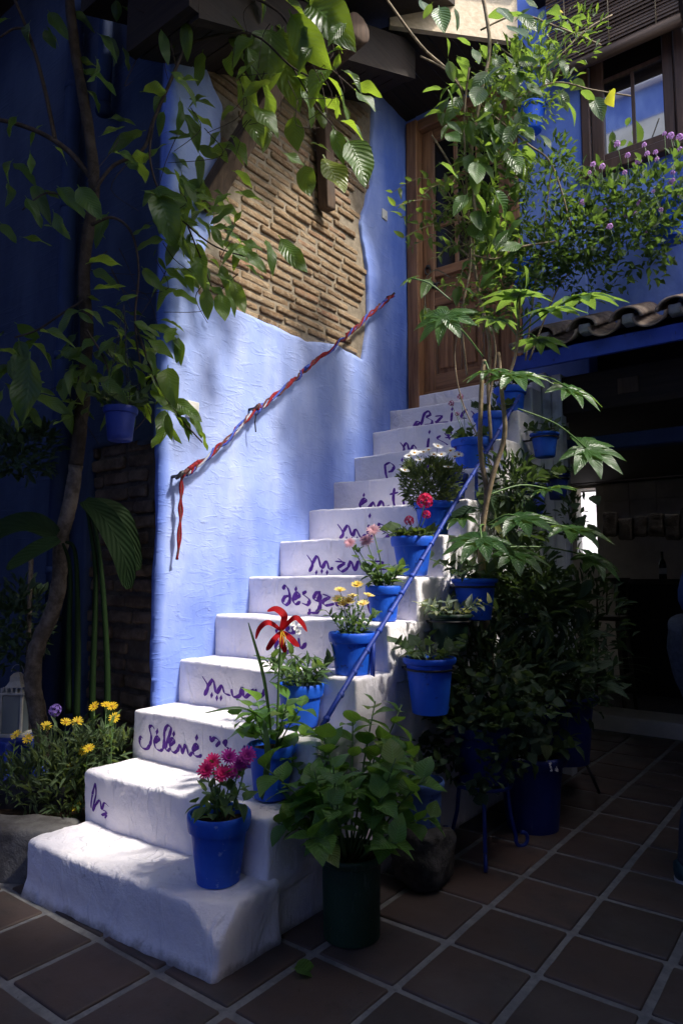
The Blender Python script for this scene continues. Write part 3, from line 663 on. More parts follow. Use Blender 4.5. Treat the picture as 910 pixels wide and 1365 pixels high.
a, b = on(272, 275, 'x', .03), on(372, 108, 'x', .26); t = (b - a).normalized(); s_ = t.cross(Vector((0, 1, 0))).normalized(); u_ = t.cross(s_)
o = MB().obox((a + b) / 2, (b - a) / 2, s_ * .045, u_ * .05).build('brace', 'old_timber', br, smooth=False); bevel_mesh(o.data, .008, 2)
sb = thing('timber_peg', 'short square timber stub hanging down over the brick patch', 'timber', (.05, 1.1, 3.5))
a, b = on(436, 280, 'x', .04), on(432, 160, 'x', .07); t = (b - a).normalized(); s_ = t.cross(Vector((1, 0, 0))).normalized(); u_ = t.cross(s_)
o = MB().obox((a + b) / 2, (b - a) / 2, s_ * .042, u_ * .04).build('peg', 'old_timber', sb, smooth=False); bevel_mesh(o.data, .009, 2)

# ---- porch to the right of the stairs: tiled eave, lintel, dark room
pr = thing('tiled_eave', 'small clay tile roof with scalloped edge and blue underside', 'roof', (1.9, 1.7, 2.5))
ye, yw, ze, zw = 1.64, 2.075, 2.50, 2.68
def barrel(cx, up, zoff, mat):
    mb = MB(); n = 10; vs = []; th = .014
    for yy, zz, rr in ((ye - (.015 if up else 0), ze, .088), (yw, zw, .078)):
        for r_ in (rr, rr - th):
            for k in range(n + 1):
                a = math.pi * k / n; sgn = 1 if up else -1
                vs.append((cx + r_ * math.cos(a), yy, zz + zoff + sgn * r_ * math.sin(a) * .82))
    m1 = n + 1; fs = []
    for k in range(n):
        fs += [(k, k + 1, 2 * m1 + k + 1, 2 * m1 + k), (m1 + k + 1, m1 + k, 3 * m1 + k, 3 * m1 + k + 1), (k + 1, k, m1 + k, m1 + k + 1), (2 * m1 + k, 2 * m1 + k + 1, 3 * m1 + k + 1, 3 * m1 + k)]
    fs += [(0, 2 * m1, 3 * m1, m1), (n, m1 + n, 3 * m1 + n, 2 * m1 + n)]
    return mb.add(vs, fs).build('roof_tile', mat, pr)
for i in range(8):
    cx = 1.06 + i * .235
    barrel(cx, False, .060, 'roof_tile'); barrel(cx + .1175, True, .050, 'roof_tile')
    if i % 1 == 0: bm_obj('mortar_plug', rbox((cx + .085, ye + .03, ze + .045), (cx + .152, ye + .12, ze + .098), .012, .04, .004, 20, i), 'lime_mortar', pr)
mb = MB(); mb.add([(.98, ye + .06, ze - .055), (3.2, ye + .06, ze - .055), (3.2, yw, zw - .03), (.98, yw, zw - .03), (.98, ye + .06, ze - .030), (3.2, ye + .06, ze - .030), (3.2, yw, zw - .012), (.98, yw, zw - .012)], [(0, 3, 2, 1), (4, 5, 6, 7), (0, 1, 5, 4), (1, 2, 6, 5), (2, 3, 7, 6), (3, 0, 4, 7)])
mb.build('soffit_board', 'blue_iron', pr, smooth=False)
bbox('fascia', (.98, ye + .035, ze - .105), (3.2, ye + .058, ze - .012), 'blue_iron', pr, .004)
li = thing('porch_lintel', 'heavy dark timber lintel under the tiled eave', 'beam', (1.9, 2.0, 2.3))
bbox('beam', (1.045, 1.98, 2.16), (3.2, 2.22, 2.40), 'beam_wood_cross', li, .012, 2); bbox('plate', (1.50, 1.972, 2.235), (1.62, 1.979, 2.33), 'old_timber', li, .002)
bbox('lower_beam', (1.045, 2.05, 1.93), (3.2, 2.16, 2.02), 'dark_blue_paint', li, .008)
pi = thing('white_post', 'worn white painted wooden post at the porch opening', 'post', (1.08, 2.0, 0))
for i, (xa, xb) in enumerate(((.985, 1.045), (1.048, 1.105), (1.108, 1.17))): bbox('board', (xa, 1.955 + i * .004, 0.0), (xb, 2.045, 2.42), 'white_board', pi, .005)
def wallbox(name, a, b, mat):
    o = MB().box(a, b).build(name, mat, smooth=False); return tag(o, kind='structure')
wallbox('porch_ceiling', (-1.2, 2.52, 2.28), (3.6, 6.02, 2.6), 'beam_wood'); wallbox('porch_ceiling', (-1.2, 6.14, 2.28), (3.6, 7.0, 2.6), 'beam_wood'); wallbox('porch_ceiling', (1.05, 2.23, 2.405), (3.6, 2.518, 2.60), 'beam_wood'); wallbox('porch_wall_left', (-1.2, 2.51, 0), (-1.0, 7, 2.28), 'shade_wall'); wallbox('porch_wall_inner', (-1.0, 2.505, 0), (.9, 2.6, 2.28), 'shade_wall')  # slot left open between the rear ceilings to let daylight into the room
a, b = on(768, 700, 'y', 6.3), on(793, 650, 'y', 6.3); c = on(780, 742, 'y', 6.3)
wallbox('porch_wall_back', (-1.0, 6.3, 0), (a.x, 6.5, 2.28), 'shade_wall'); wallbox('porch_wall_back', (b.x, 6.3, 0), (3.6, 6.5, 2.28), 'shade_wall')
wallbox('porch_wall_back', (a.x, 6.302, 0), (b.x, 6.498, c.z), 'shade_wall'); wallbox('porch_wall_back', (a.x, 6.302, b.z), (b.x, 6.498, 2.28), 'shade_wall')
fc = on(780, 700, 'y', 8.6); o = MB().obox((fc.x, 8.6, 1.6), (.6, .7, 0), (-.05, .05, 0), (0, 0, 1.6)).build('patio_wall_far', 'white_limewash', smooth=False); tag(o, kind='structure')
kb = bm_obj('kerb', rbox((-.9, 3.32, -.02), (3.3, 3.7, .115), .015, .12, .003, 6, 1), 'shade_wall'); tag(kb, kind='structure')
ro = thing('rubble_band', 'rough stone band along the dark porch back wall', 'stonework', (1.4, 6.25, 1.6))
x00 = on(800, 640, 'y', 6.2).x
for i in range(9):
    x = x00 + i * .17; bm_obj('stone', rbox((x, 6.19, 1.62 + rnd(-.04, .05)), (x + .165, 6.298, 1.86 + rnd(-.03, .08)), .03, .05, .015, 8, i), 'stone_band', ro)
wt = thing('wall_tiles', 'pale square wall tiles above the stone band in dark porch', 'tiling', (2.2, 6.28, 2.0))
for i in range(5):
    for j in range(2): bbox('tile', (x00 + i * .30, 6.275, 1.86 + j * .205), (x00 + .294 + i * .30, 6.298, 2.06 + j * .205), 'shade_wall', wt, .004)
cx0 = on(822, 800, 'y', 5.15).x
ct = thing('bar_counter', 'dark wooden bar counter in the shadowed porch', 'counter', (2.2, 5.5, 0))
bbox('body', (cx0, 5.15, .0), (3.2, 5.6, 1.09), 'bar_wood', ct, .006); bbox('counter_top', (cx0 - .05, 5.08, 1.09), (3.25, 5.66, 1.14), 'stool_wood', ct, .006)
for i in range(4): bbox('front_board', (cx0 + .02 + i * .32, 5.135, .12), (cx0 + .32 + i * .32, 5.152, 1.05), 'bar_wood', ct, .004)
p = at(812, 935, 5.75); sx, sy = p.x, p.y
stl = thing('bar_stool', 'tall wooden bar stool with slatted back in front of dark counter', 'stool', (sx, sy, .0))
bbox('seat', (sx - .15, sy - .15, .80), (sx + .15, sy + .15, .835), 'stool_wood', stl, .006)
for i in (-1, 1):
    for j in (-1, 1): MB().tube([(sx + i * .12, sy + j * .12, .80), (sx + i * .17, sy + j * .17, .0)], [.018, .015], 8).build('leg', 'stool_wood', stl)
for i in (-1, 1):
    MB().tube([(sx + i * .145, sy - .15, .35), (sx + i * .145, sy + .15, .35)], .012, 6).build('stretcher', 'stool_wood', stl); MB().tube([(sx - .15, sy + i * .15, .27), (sx + .15, sy + i * .15, .27)], .012, 6).build('stretcher', 'stool_wood', stl)
for i in range(4): MB().tube([(sx - .12 + i * .08, sy + .14, .83), (sx - .13 + i * .087, sy + .19, 1.14)], .009, 6).build('back_spindle', 'stool_wood', stl)
MB().tube([(sx - .15, sy + .195, 1.14), (sx + .15, sy + .195, 1.14)], .016, 8).build('back_rail', 'stool_wood', stl)
p = on(881, 772, 'z', 1.14); p.y = 5.3; p = on(883, 772, 'y', 5.3)
bt = thing('bottle', 'dark glass bottle standing on the bar counter', 'bottle', (p.x, 5.3, 1.14))
MB().lathe([(.034, 0), (.036, .01), (.036, .14), (.03, .17), (.013, .20), (.012, .26), (.014, .262), (.014, .275)], (p.x, 5.3, 1.141), 14).build('glass', 'bottle_glass', bt); MB().lathe([(.0368, .05), (.0368, .11)], (p.x, 5.3, 1.141), 14).build('paper_band', 'cream_plastic', bt)

# ---- unseen walls and house round the courtyard; sheets and roofs added to shade it
wallbox('courtyard_wall_right', (2.95, -5, 0), (3.4, 7, 3.32), 'wing_paint')  # unseen wing; height and length set to keep sun off the floor
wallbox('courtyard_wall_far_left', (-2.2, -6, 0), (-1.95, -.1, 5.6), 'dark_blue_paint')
wallbox('courtyard_wall_behind', (-2.2, -6.3, 0), (8, -6.0, 6.2), 'bright_blue_wall')
wallbox('house_wall_behind', (-3.2, -6.9, 6.2), (1.6, -6.31, 9.45), 'wing_paint'); wallbox('house_band_behind', (-3.2, -6.9, 9.45), (1.6, -6.30, 10.05), 'bright_blue_wall'); wallbox('house_cornice_behind', (-3.3, -6.9, 10.05), (1.7, -6.15, 10.4), 'white_limewash'); wallbox('house_roof_behind', (-3.4, -7.4, 10.4), (1.8, -6.0, 12.0), 'beam_wood')
wallbox('added_shade_sheet', (-.6, -3.3, 4.42), (4.3, -.20, 4.46), 'shade_sheet_cloth'); wallbox('added_shade_sheet', (1.3, -.20, 4.47), (3.28, .04, 4.50), 'shade_sheet_cloth'); wallbox('added_shade_sheet', (1.3, .041, 4.52), (2.85, .13, 4.55), 'shade_sheet_cloth')  # unseen sheets added to keep sun and sky off floor, bed and tree
wallbox('added_roof_left', (-2.2, -1.3, 4.95), (-.15, .1, 5.05), 'beam_wood')  # roof piece added to keep sun and sky off the left wall
RP = [(-.3, -.45, 3.92), (1.32, -.45, 3.92), (.84, .45, 4.333), (.70, 1.6, 4.86), (-.3, 1.6, 4.86)]
mb = MB().add(RP + [(x, y, z + .08) for x, y, z in RP], [(4, 3, 2, 1, 0), (5, 6, 7, 8, 9)] + [(i, (i + 1) % 5, 5 + (i + 1) % 5, 5 + i) for i in range(5)])
tag(mb.build('added_shade_slab', 'beam_wood', smooth=False), kind='structure')  # unseen slab added, its outline shaped to shade the soffit and upper wall
# ================================================================== plants: leaf and flower shapes
def leaf_me(name, mat, w=.42, seg=7, curl=.25, fold=.22, wav=.03, tip=1.0, base=.65, cols=2, pet=.12, seed=0, lob=0, bend=0):
    """a leaf one unit long along +Y, lying in XY, with a folded midrib, drooping tip and a short stalk"""
    mb = MB(); nc = 2 * cols + 1; rows = []
    for i in range(seg + 1):
        v = i / seg; hw = w * (math.sin(math.pi * v ** base) ** tip if 0 < v < 1 else 0) + .004
        if lob: hw *= 1 + lob * math.sin(v * 30)
        row = []
        for j in range(nc):
            u = (j - cols) / cols; x = u * hw
            z = -curl * v * v + fold * abs(x) + wav * math.sin(v * 9 + seed + (2 if u > 0 else 0)) * abs(u) * hw / w
            mb.uv[len(mb.v)] = (.5 + u * .5, v); row.append(len(mb.v)); mb.v.append((x + bend * v * v, v, z))
        rows.append(row)
    for i in range(seg):
        for j in range(nc - 1): mb.f.append((rows[i][j], rows[i][j + 1], rows[i + 1][j + 1], rows[i + 1][j]))
    k = len(mb.v)
    for p in ((-.010, -pet, -.01), (.010, -pet, -.01), (.012, .03, .004), (-.012, .03, .004)): mb.uv[len(mb.v)] = (.5, .5); mb.v.append(p)
    mb.f.append((k, k + 1, k + 2, k + 3)); return mb.mesh(name, mat)
def leaf_pool(mat, n=4, **kw):
    out = []
    for i in range(n + 3):
        q = dict(kw); q['bend'] = rnd(-.14, .14); q['curl'] = kw.get('curl', .25) * rnd(-.1, 2.1); q['fold'] = kw.get('fold', .22) * rnd(.3, 1.9); q['seed'] = i * 2.1; q['w'] = kw.get('w', .42) * rnd(.8, 1.15)
        out.append(leaf_me('leaf', mat, **q))
    return out
def palmate_me(mat, seed=0, n=8):
    """hand-shaped leaf: pointed lobes joined near the middle, stalk end at the origin, spreading along +Y"""
    mb = MB(); R_ = random.Random(seed)
    for k in range(n):
        a = RAD(lerp(-128, 128, k / (n - 1))); L = (.72 + .28 * math.cos(a * .62)) * R_.uniform(.92, 1.06); d = Vector((math.sin(a), math.cos(a), 0)); s_ = Vector((math.cos(a), -math.sin(a), 0)); rows = []
        for i in range(7):
            v = i / 6; hw = L * (.205 * math.sin(math.pi * min(1, v ** .8 * .80 + .20)) ** .75) if v < 1 else .004
            row = []
            for u in (-1, -.5, 0, .5, 1):
                p = d * (L * v) + s_ * (u * hw); z = -.26 * (v * L) ** 2 + .28 * abs(u) * hw * (1 if v > .3 else .3) + .012 * math.sin(v * 12 + k * 2 + u)
                mb.uv[len(mb.v)] = (.5 + u * .5, v); row.append(len(mb.v)); mb.v.append((p.x, p.y, z + .0012 * k))
            rows.append(row)
        for i in range(6):
            for j in range(4): mb.f.append((rows[i][j], rows[i][j + 1], rows[i + 1][j + 1], rows[i + 1][j]))
    return mb.mesh('leaf', mat)
PALM = [palmate_me('fatsia_leaf', i) for i in range(4)]
def leaf(parent, me, base, tip, nrm, wx=1., name='leaf'):
    base, tip = Vector(base), Vector(tip); L = (tip - base).length
    return link(bpy.data.objects.new(name, me), parent, frame(base, tip - base, nrm, (L * wx, L, L)))
def rdir(): return Vector((rnd(-1, 1), rnd(-1, 1), rnd(-1, 1))).normalized()
TOCAM = -FH
def leaf_px(parent, pool, x0, y0, x1, y1, D, wx=1., up=.8, dd=.06):
    a = at(x0, y0, D); b = at(x1, y1, D + rnd(-dd, dd)); nrm = ZV * up + TOCAM * rnd(.1, .9) + rdir() * .45
    return leaf(parent, random.choice(pool), a, b, nrm, wx)
def stems_mesh(paths, rad, name, mat, parent, n=6, taper=.6):
    mb = MB()
    for P in paths:
        m_ = len(P); mb.tube(P, [rad * lerp(1, taper, i / max(1, m_ - 1)) for i in range(m_)], n)
    o = mb.build(name, mat, parent)
    if len(paths) > 1: o['kind'] = 'stuff'
    return o
def arc(base, d, L, droop=.3, n=6, wob=.03):
    d = Vector(d).normalized(); P = []; p = Vector(base); v = d.copy()
    for i in range(n + 1):
        P.append(p.copy()); v = (v - ZV * droop / n + rdir() * wob).normalized(); p = p + v * (L / n)
    return P
def leafy(parent, pool, paths, size, per, start=.25, out=.8, up=.35, wx=1., spread=.25, smin=.6):
    """leaves set along stems, alternately to either side, a bit smaller towards the tip"""
    for P in paths:
        tot = len(P) - 1
        for k in range(per):
            t = lerp(start, 1, (k + rnd(.1, .9)) / per) * tot; i = min(int(t), tot - 1); p = P[i].lerp(P[i + 1], t - i); tg = (P[i + 1] - P[i]).normalized()
            sd = tg.cross(ZV); sd = sd.normalized() if sd.length > .1 else rdir()
            a = k * 2.4 + rnd(-.5, .5); rad = (sd * math.cos(a) + tg.cross(sd) * math.sin(a))
            d = (rad * out + tg * .5 + ZV * up + rdir() * spread).normalized(); s_ = size * rnd(smin, 1.1)
            leaf(parent, random.choice(pool), p, p + d * s_, ZV + rdir() * .3 + tg * .2, wx)
def mini(parent, centre, rads, n, size, mat, name='foliage', ratio=.4, shell=.5, updir=.4, seed=None, floor=None, clip=None):
    """a mass of leaves too small to pick apart: one joined mesh"""
    mb = MB(); c = Vector(centre); rx = Vector(rads)
    for _ in range(n):
        while True:
            q = rdir() * (rnd(shell ** 3, 1) ** (1 / 3)); p = c + Vector((q.x * rx.x, q.y * rx.y, q.z * rx.z))
            p += Vector((noise.noise(p * 9), noise.noise(p * 9 + Vector((3, 0, 0))), noise.noise(p * 9 + Vector((0, 7, 0))))) * max(rx) * .25
            if (floor is None or p.z > floor) and (clip is None or clip(p)): break
        d = (q + ZV * updir + rdir() * .7).normalized(); s_ = size * rnd(.6, 1.25); z = (ZV + rdir() * .8); z = (z - d * z.dot(d)).normalized(); x = d.cross(z); hw = s_ * ratio * .5; k = len(mb.v)
        for uu, vv, zz in ((0, 0, 0), (-1, .45, .12), (1, .45, .12), (0, .5, 0), (-.6, .8, .02), (.6, .8, .02), (0, 1, -.12)):
            mb.uv[len(mb.v)] = (.5 + uu * .5, vv); mb.v.append(tuple(p + x * (uu * hw) + d * (vv * s_) + z * (zz * s_)))
        mb.f += [(k, k + 2, k + 3), (k, k + 3, k + 1), (k + 1, k + 3, k + 4), (k + 3, k + 2, k + 5), (k + 3, k + 5, k + 6), (k + 4, k + 3, k + 6)]
    o = mb.build(name, mat, parent); o['kind'] = 'stuff'; return o
def flower_me(mat, n=12, layers=1, cup=.3, w=.22, eye=.2, eye_mat='flower_eye', ragged=.0, seed=1):
    """flower of unit radius facing +Z: petals in rings round an eye"""
    mb = MB(); R_ = random.Random(seed)
    for l in range(layers):
        f = 1 - l * (.75 / max(1, layers)); up = cup + l * (.9 / max(1, layers))
        for k in range(n):
            a = 2 * math.pi * (k + .5 * l + R_.uniform(-.2, .2)) / n; d = Vector((math.cos(a), math.sin(a), 0)); s_ = Vector((-math.sin(a), math.cos(a), 0)); L = f * R_.uniform(1 - ragged, 1); k0 = len(mb.v); e = math.cos(up * 1.2); zz = math.sin(up * 1.2)
            for u, v, h in ((0, .08, 0), (-1, .55, .06), (1, .55, .06), (-.7, .9, .03), (.7, .9, .03), (0, 1, -.02), (0, .55, 0)):
                p = d * (v * L * e) + s_ * (u * w * L) + ZV * (v * L * zz + h * L); mb.uv[len(mb.v)] = (.3, .3); mb.v.append(tuple(p))
            mb.f += [(k0, k0 + 6, k0 + 1), (k0, k0 + 2, k0 + 6), (k0 + 1, k0 + 6, k0 + 5, k0 + 3), (k0 + 6, k0 + 2, k0 + 4, k0 + 5)]
    me = mb.mesh('flower', mat)
    if eye:
        b = bmesh.new(); b.from_mesh(me); me.materials.append(MATS[eye_mat])
        r = bmesh.ops.create_uvsphere(b, u_segments=10, v_segments=6, radius=eye); 
        for v in r['verts']: v.co.z = v.co.z * .6 + eye * .25
        fset = {f for v in r['verts'] for f in v.link_faces}
        for f in fset: f.material_index = 1; f.smooth = True
        b.to_mesh(me); b.free()
    return me
def ball_me(mat, n=26, r=1., pet=.35, seed=2):
    """round cluster of small florets, unit radius"""
    mb = MB(); R_ = random.Random(seed)
    for k in range(n):
        z = 1 - 1.7 * (k + .5) / n; a = k * 2.39996; q = math.sqrt(max(0, 1 - z * z)); d = Vector((q * math.cos(a), q * math.sin(a), z)); x = d.orthogonal().normalized(); y = d.cross(x); c = d * (.72 + R_.uniform(0, .1))
        for m_ in range(5):
            b = 2 * math.pi * m_ / 5 + k; e = x * math.cos(b) + y * math.sin(b); s_ = d.cross(e); k0 = len(mb.v)
            for p in (c, c + e * pet * .6 + s_ * pet * .34 + d * .12, c + e * pet + d * .1, c + e * pet * .6 - s_ * pet * .34 + d * .12): mb.uv[len(mb.v)] = (.3, .3); mb.v.append(tuple(p))
            mb.f.append((k0, k0 + 1, k0 + 2, k0 + 3))
    return mb.mesh('flower', mat)
def bloom(parent, me, p, nrm, r, stem_from=None, mat='stem_green', name='flower', rad=.0022):
    nrm = Vector(nrm).normalized()
    o = link(bpy.data.objects.new(name, me), parent, frame(Vector(p), nrm.orthogonal(), nrm, r))
    return o
def pot(parent, c, r, h, mat, rim=.22, foot=.70, soil='soil', name='pot', n=32):
    """terracotta-style pot with a thick collar; c = centre of its base"""
    rb = r * foot; rh = h * rim; ri = r * .86; t = r * .09
    prof = [(rb * .9, 0), (rb, .004)] + [(lerp(rb, ri, k / 5), lerp(.004, h - rh, k / 5)) for k in range(1, 6)] + [(r * .95, h - rh + .002), (r * .985, h - rh * .7), (r, h - rh * .3), (r * .99, h - .004), (r * .96, h), (r - t, h), (r - t * 1.3, h - .01), (r - t * 1.6, h - rh * .9)]
    o = MB().lathe(prof, c, n, .006).build(name, mat, parent, auto=50)
    if soil:
        mb = MB(); rs = r - t * 1.45; vs = [(c[0], c[1], c[2] + h - rh * .5)]; fs = []
        for ring in (.35, .7, 1.):
            for k in range(16):
                a = 2 * math.pi * k / 16; vs.append((c[0] + rs * ring * math.cos(a), c[1] + rs * ring * math.sin(a), c[2] + h - rh * .62 + rnd(-.008, .010)))
        fs = [(0, 1 + k, 1 + (k + 1) % 16) for k in range(16)]
        for q in range(2): fs += [(1 + q * 16 + k, 1 + (q + 1) * 16 + k, 1 + (q + 1) * 16 + (k + 1) % 16, 1 + q * 16 + (k + 1) % 16) for k in range(16)]
        mb.add(vs, fs).build('soil', soil, parent)
    return o
def spray(c, n, L, lean=.5, droop=.3, r0=.03, rng=(0, 6.283), nseg=6, az=None):
    P = []
    for k in range(n):
        a = (az + rnd(-.5, .5)) if az is not None else lerp(rng[0], rng[1], (k + rnd(.2, .8)) / n); d = Vector((math.cos(a) * lean, math.sin(a) * lean, 1))
        P.append(arc(Vector(c) + Vector((math.cos(a), math.sin(a), 0)) * r0 * rnd(.2, 1), d, L * rnd(.7, 1.1), droop, nseg))
    return P

# ================================================================== pots standing on the steps
GS = 'blue pots on the steps'
OV = leaf_pool('pot_leaf', 4, w=.30); HY = leaf_pool('hydrangea_leaf', 5, w=.40, fold=.18, curl=.3, base=.72, cols=2); LN = leaf_pool('pot_leaf', 4, w=.16, curl=.35)
GE = leaf_pool('geranium_leaf', 3, w=.50, base=.5, curl=.12, fold=.1, lob=.10); SH = leaf_pool('shade_leaf', 4, w=.34); SR = leaf_pool('shade_leaf', 3, w=.48, base=.55, curl=.1, fold=.1, lob=.08); VG = leaf_pool('variegated_leaf', 3, w=.3)
def pot_at(px, py, k, r, h, mat='cobalt_pot'):
    p = on(px, py, 'z', TOP[k]) if k < 4 else on(px, py, 'y', (FR[k] + FR[k + 1]) / 2 - .005); return Vector((p.x, p.y, TOP[k] + .002))
def clamp_step(p, k, r): p.y = min(max(p.y, FR[k] + r * .72), FR[k + 1] - r * .72) if FR[k + 1] - FR[k] > 1.44 * r else (FR[k] + FR[k + 1]) / 2; return p
# 1 magenta asters on the bottom step
c = clamp_step(pot_at(302, 1170, 1, .1, .2), 1, .1)
t = thing('potted_aster', 'worn blue pot of magenta and purple asters on the lowest step', 'potted plant', c, GS)
R1, H1 = .103, .215; pot(t, c, R1, H1, 'worn_cobalt_pot', .25, .66)
s = c + ZV * (H1 - .03); D0 = (c - CAM).dot(FW)
heads = [(284, 1016, 1), (305, 1010, 0), (322, 1018, 0), (297, 1032, 1), (312, 1030, 0), (275, 1028, 1), (330, 1008, 0)]
paths = []; mg = [flower_me('petal_magenta', 16, 3, .25, .13, 0, ragged=.15, seed=3), flower_me('petal_purple', 16, 3, .25, .13, 0, ragged=.15, seed=4)]
for i, (x, y, m_) in enumerate(heads):
    q = at(x, y, D0 + rnd(-.05, .04)); b = s + Vector((rnd(-.03, .03), rnd(-.03, .03), 0)); paths.append([b, b.lerp(q, .5) + rdir() * .01, q]); bloom(t, mg[1 - m_], q, (q - s).normalized() + TOCAM * .9 + RT * rnd(-.3, .3), .034)
stems_mesh(paths, .0032, 'stem', 'stem_green', t)
sp = spray(s, 7, .12, .6, .5, .03); leafy(t, OV, sp, .062, 5, .2, .9, .15); leafy(t, OV, paths, .045, 5, .25, .9, .2)
# 2 red lily with long blades
c = clamp_step(pot_at(370, 1060, 2, .09, .18), 2, .09)
t = thing('potted_lily', 'tall blue pot with a red lily bloom and long strap leaves', 'potted plant', c, GS)
pot(t, c, .088, .185, 'cobalt_pot', .2, .68); s = c + ZV * .16; D0 = (c - CAM).dot(FW)
LC = at(375, 838, D0 - .02); a = at(369, 1000, D0)
stems_mesh([cat_rom([a, at(371, 920, D0), at(374, 850, D0 - .01), LC], 4)], .0048, 'stem', 'stem_green', t)
def ribbon(parent, P, wd, mat, name, nrm=None, prof=None, fold=.25):
    P = cat_rom(P, 5); mb = MB(); m_ = len(P); 
    for i, p in enumerate(P):
        v = i / (m_ - 1); tg = (P[min(i + 1, m_ - 1)] - P[max(i - 1, 0)]).normalized(); nn = nrm or TOCAM; sd = tg.cross(Vector(nn)).normalized(); up = sd.cross(tg)
        hw = wd * (prof(v) if prof else math.sin(math.pi * (v * .92 + .05)) ** .6)
        for u in (-1, 0, 1): mb.uv[len(mb.v)] = (.5 + .5 * u, v); mb.v.append(tuple(p + sd * (u * hw) + up * (abs(u) * hw * fold)))
    for i in range(m_ - 1):
        for j in (0, 1): mb.f.append((i * 3 + j, i * 3 + j + 1, i * 3 + j + 4, i * 3 + j + 3))
    return mb.build(name, mat, parent)
for P, wd in (([(374, 840), (379, 822), (368, 812), (356, 815)], .013), ([(374, 840), (358, 830), (346, 838), (341, 852)], .010), ([(376, 840), (392, 824), (402, 830), (409, 842)], .010), ([(375, 842), (366, 852), (359, 862), (355, 867)], .011), ([(376, 842), (386, 850), (394, 858), (399, 862)], .011), ([(375, 842), (376, 856), (379, 866), (380, 870)], .010)):
    ribbon(t, [at(x, y, D0 - .02 - (.03 if i == 1 else .02 * (i > 1))) for i, (x, y) in enumerate(P)], wd, 'petal_red', 'petal', TOCAM + ZV * .5, lambda v: math.sin(math.pi * min(1, v * .85 + .12)) ** .8)
mb = MB()
for x, y in ((378, 862), (374, 860), (381, 858)): mb.tube([LC, at(x, y - 8, D0 - .06), at(x, y, D0 - .06)], .0012, 5)
o = mb.build('stamen', 'petal_yellow', t); o['kind'] = 'stuff'
ribbon(t, [at(362, 985, D0), at(352, 905, D0 - .03), at(331, 830, D0 - .05)], .006, 'blade_leaf', 'blade'); ribbon(t, [at(352, 960, D0 - .06), at(320, 944, D0 - .10), at(272, 951, D0 - .14)], .008, 'blade_leaf', 'blade', ZV + TOCAM * .4)
ribbon(t, [at(352, 960, D0 - .10), at(357, 1010, D0 - .13), at(349, 1066, D0 - .13)], .011, 'blade_leaf', 'blade')
sp = spray(s, 6, .20, .45, .3, .03) + [arc(s, (-.6, -.3, 1), .18, .5), arc(s, (-.3, -.8, 1), .16, .5)]
stems_mesh(sp, .0032, 'stem', 'stem_green', t); leafy(t, HY, sp, .088, 5, .35, .9, .2, 1.05)
# 3 dark leafy pot with small white flowers
c = clamp_step(pot_at(424, 962, 3, .09, .18), 3, .09)
t = thing('potted_shrub', 'blue pot of bushy narrow leaves with a white bloom, behind the lily', 'potted plant', c, GS)
pot(t, c, .093, .165, 'cobalt_pot', .3, .72); s = c + ZV * .14; sp = spray(s, 13, .19, .65, .45, .05); stems_mesh(sp, .0028, 'stem', 'stem_green', t); leafy(t, LN, sp, .07, 10, .15, .9, .3, 1.1)
wf = flower_me('petal_white', 7, 2, .3, .3, .2); D0 = (c - CAM).dot(FW)
for x, y in ((395, 838), (401, 833), (390, 832), (398, 843)): bloom(t, wf, at(x, y, D0 + .02), TOCAM + ZV * .7, .014)
# 4 yellow daisies
yl = flower_me('petal_pale_yellow', 15, 2, .3, .13, .24, ragged=.1); wh = flower_me('petal_white', 22, 1, .12, .09, .26); yd = flower_me('petal_yellow', 13, 1, .15, .13, .26)
c = clamp_step(pot_at(470, 892, 4, .09, .18), 4, .09)
t = thing('potted_daisy', 'blue pot of pale yellow daisies on the fourth step', 'potted plant', c, GS); pot(t, c, .098, .168, 'cobalt_pot', .24, .72); s = c + ZV * .145; D0 = (c - CAM).dot(FW)
sp = spray(s, 10, .13, .6, .35, .05); paths = []
for x, y in ((476, 781), (450, 800), (457, 806), (464, 802), (491, 795), (484, 806), (453, 788), (470, 796)):
    q = at(x, y, D0 + rnd(-.05, .05)); b = s + Vector((rnd(-.03, .03), rnd(-.03, .03), 0)); paths.append([b, b.lerp(q, .55) + rdir() * .008, q]); bloom(t, yl, q, ZV * 1.2 + TOCAM * rnd(.2, .9) + RT * rnd(-.4, .4), .029)
stems_mesh(sp + paths, .0024, 'stem', 'stem_green', t); leafy(t, LN, sp, .048, 9, .1, .9, .25, 1.2); leafy(t, LN, paths, .04, 5, .1, .9, .25, 1.2)
# 5 pink dahlias
c = clamp_step(pot_at(511, 828, 5, .08, .15), 5, .08)
t = thing('potted_dahlia', 'small blue pot of pale pink dahlias', 'potted plant', c, GS); pot(t, c, .079, .152, 'cobalt_pot', .24, .70); s = c + ZV * .13; D0 = (c - CAM).dot(FW)
pk = flower_me('petal_pink', 15, 5, .02, .105, 0, ragged=.2, seed=9); paths = []
for x, y, r in ((488, 721, .037), (497, 707, .036), (466, 724, .031)):
    q = at(x, y, D0 + rnd(-.03, .03)); paths.append([s, s.lerp(q, .5) + rdir() * .012, q]); bloom(t, pk, q, TOCAM + ZV * .5 + RT * rnd(-.5, .2), r)
q = at(477, 733, D0); paths.append([s, s.lerp(q, .5), q]); o = MB().lathe([(0, -.012), (.010, -.006), (.011, .002), (.006, .010), (0, .013)], q, 10).build('bud', 'stem_green', t)
sp = spray(s, 8, .13, .55, .3, .03); stems_mesh(sp + paths, .0034, 'stem', 'stem_green', t); leafy(t, OV, sp, .065, 6, .2, .9, .2, 1.15); leafy(t, OV, paths, .05, 3, .25, .9, .2, 1.1)
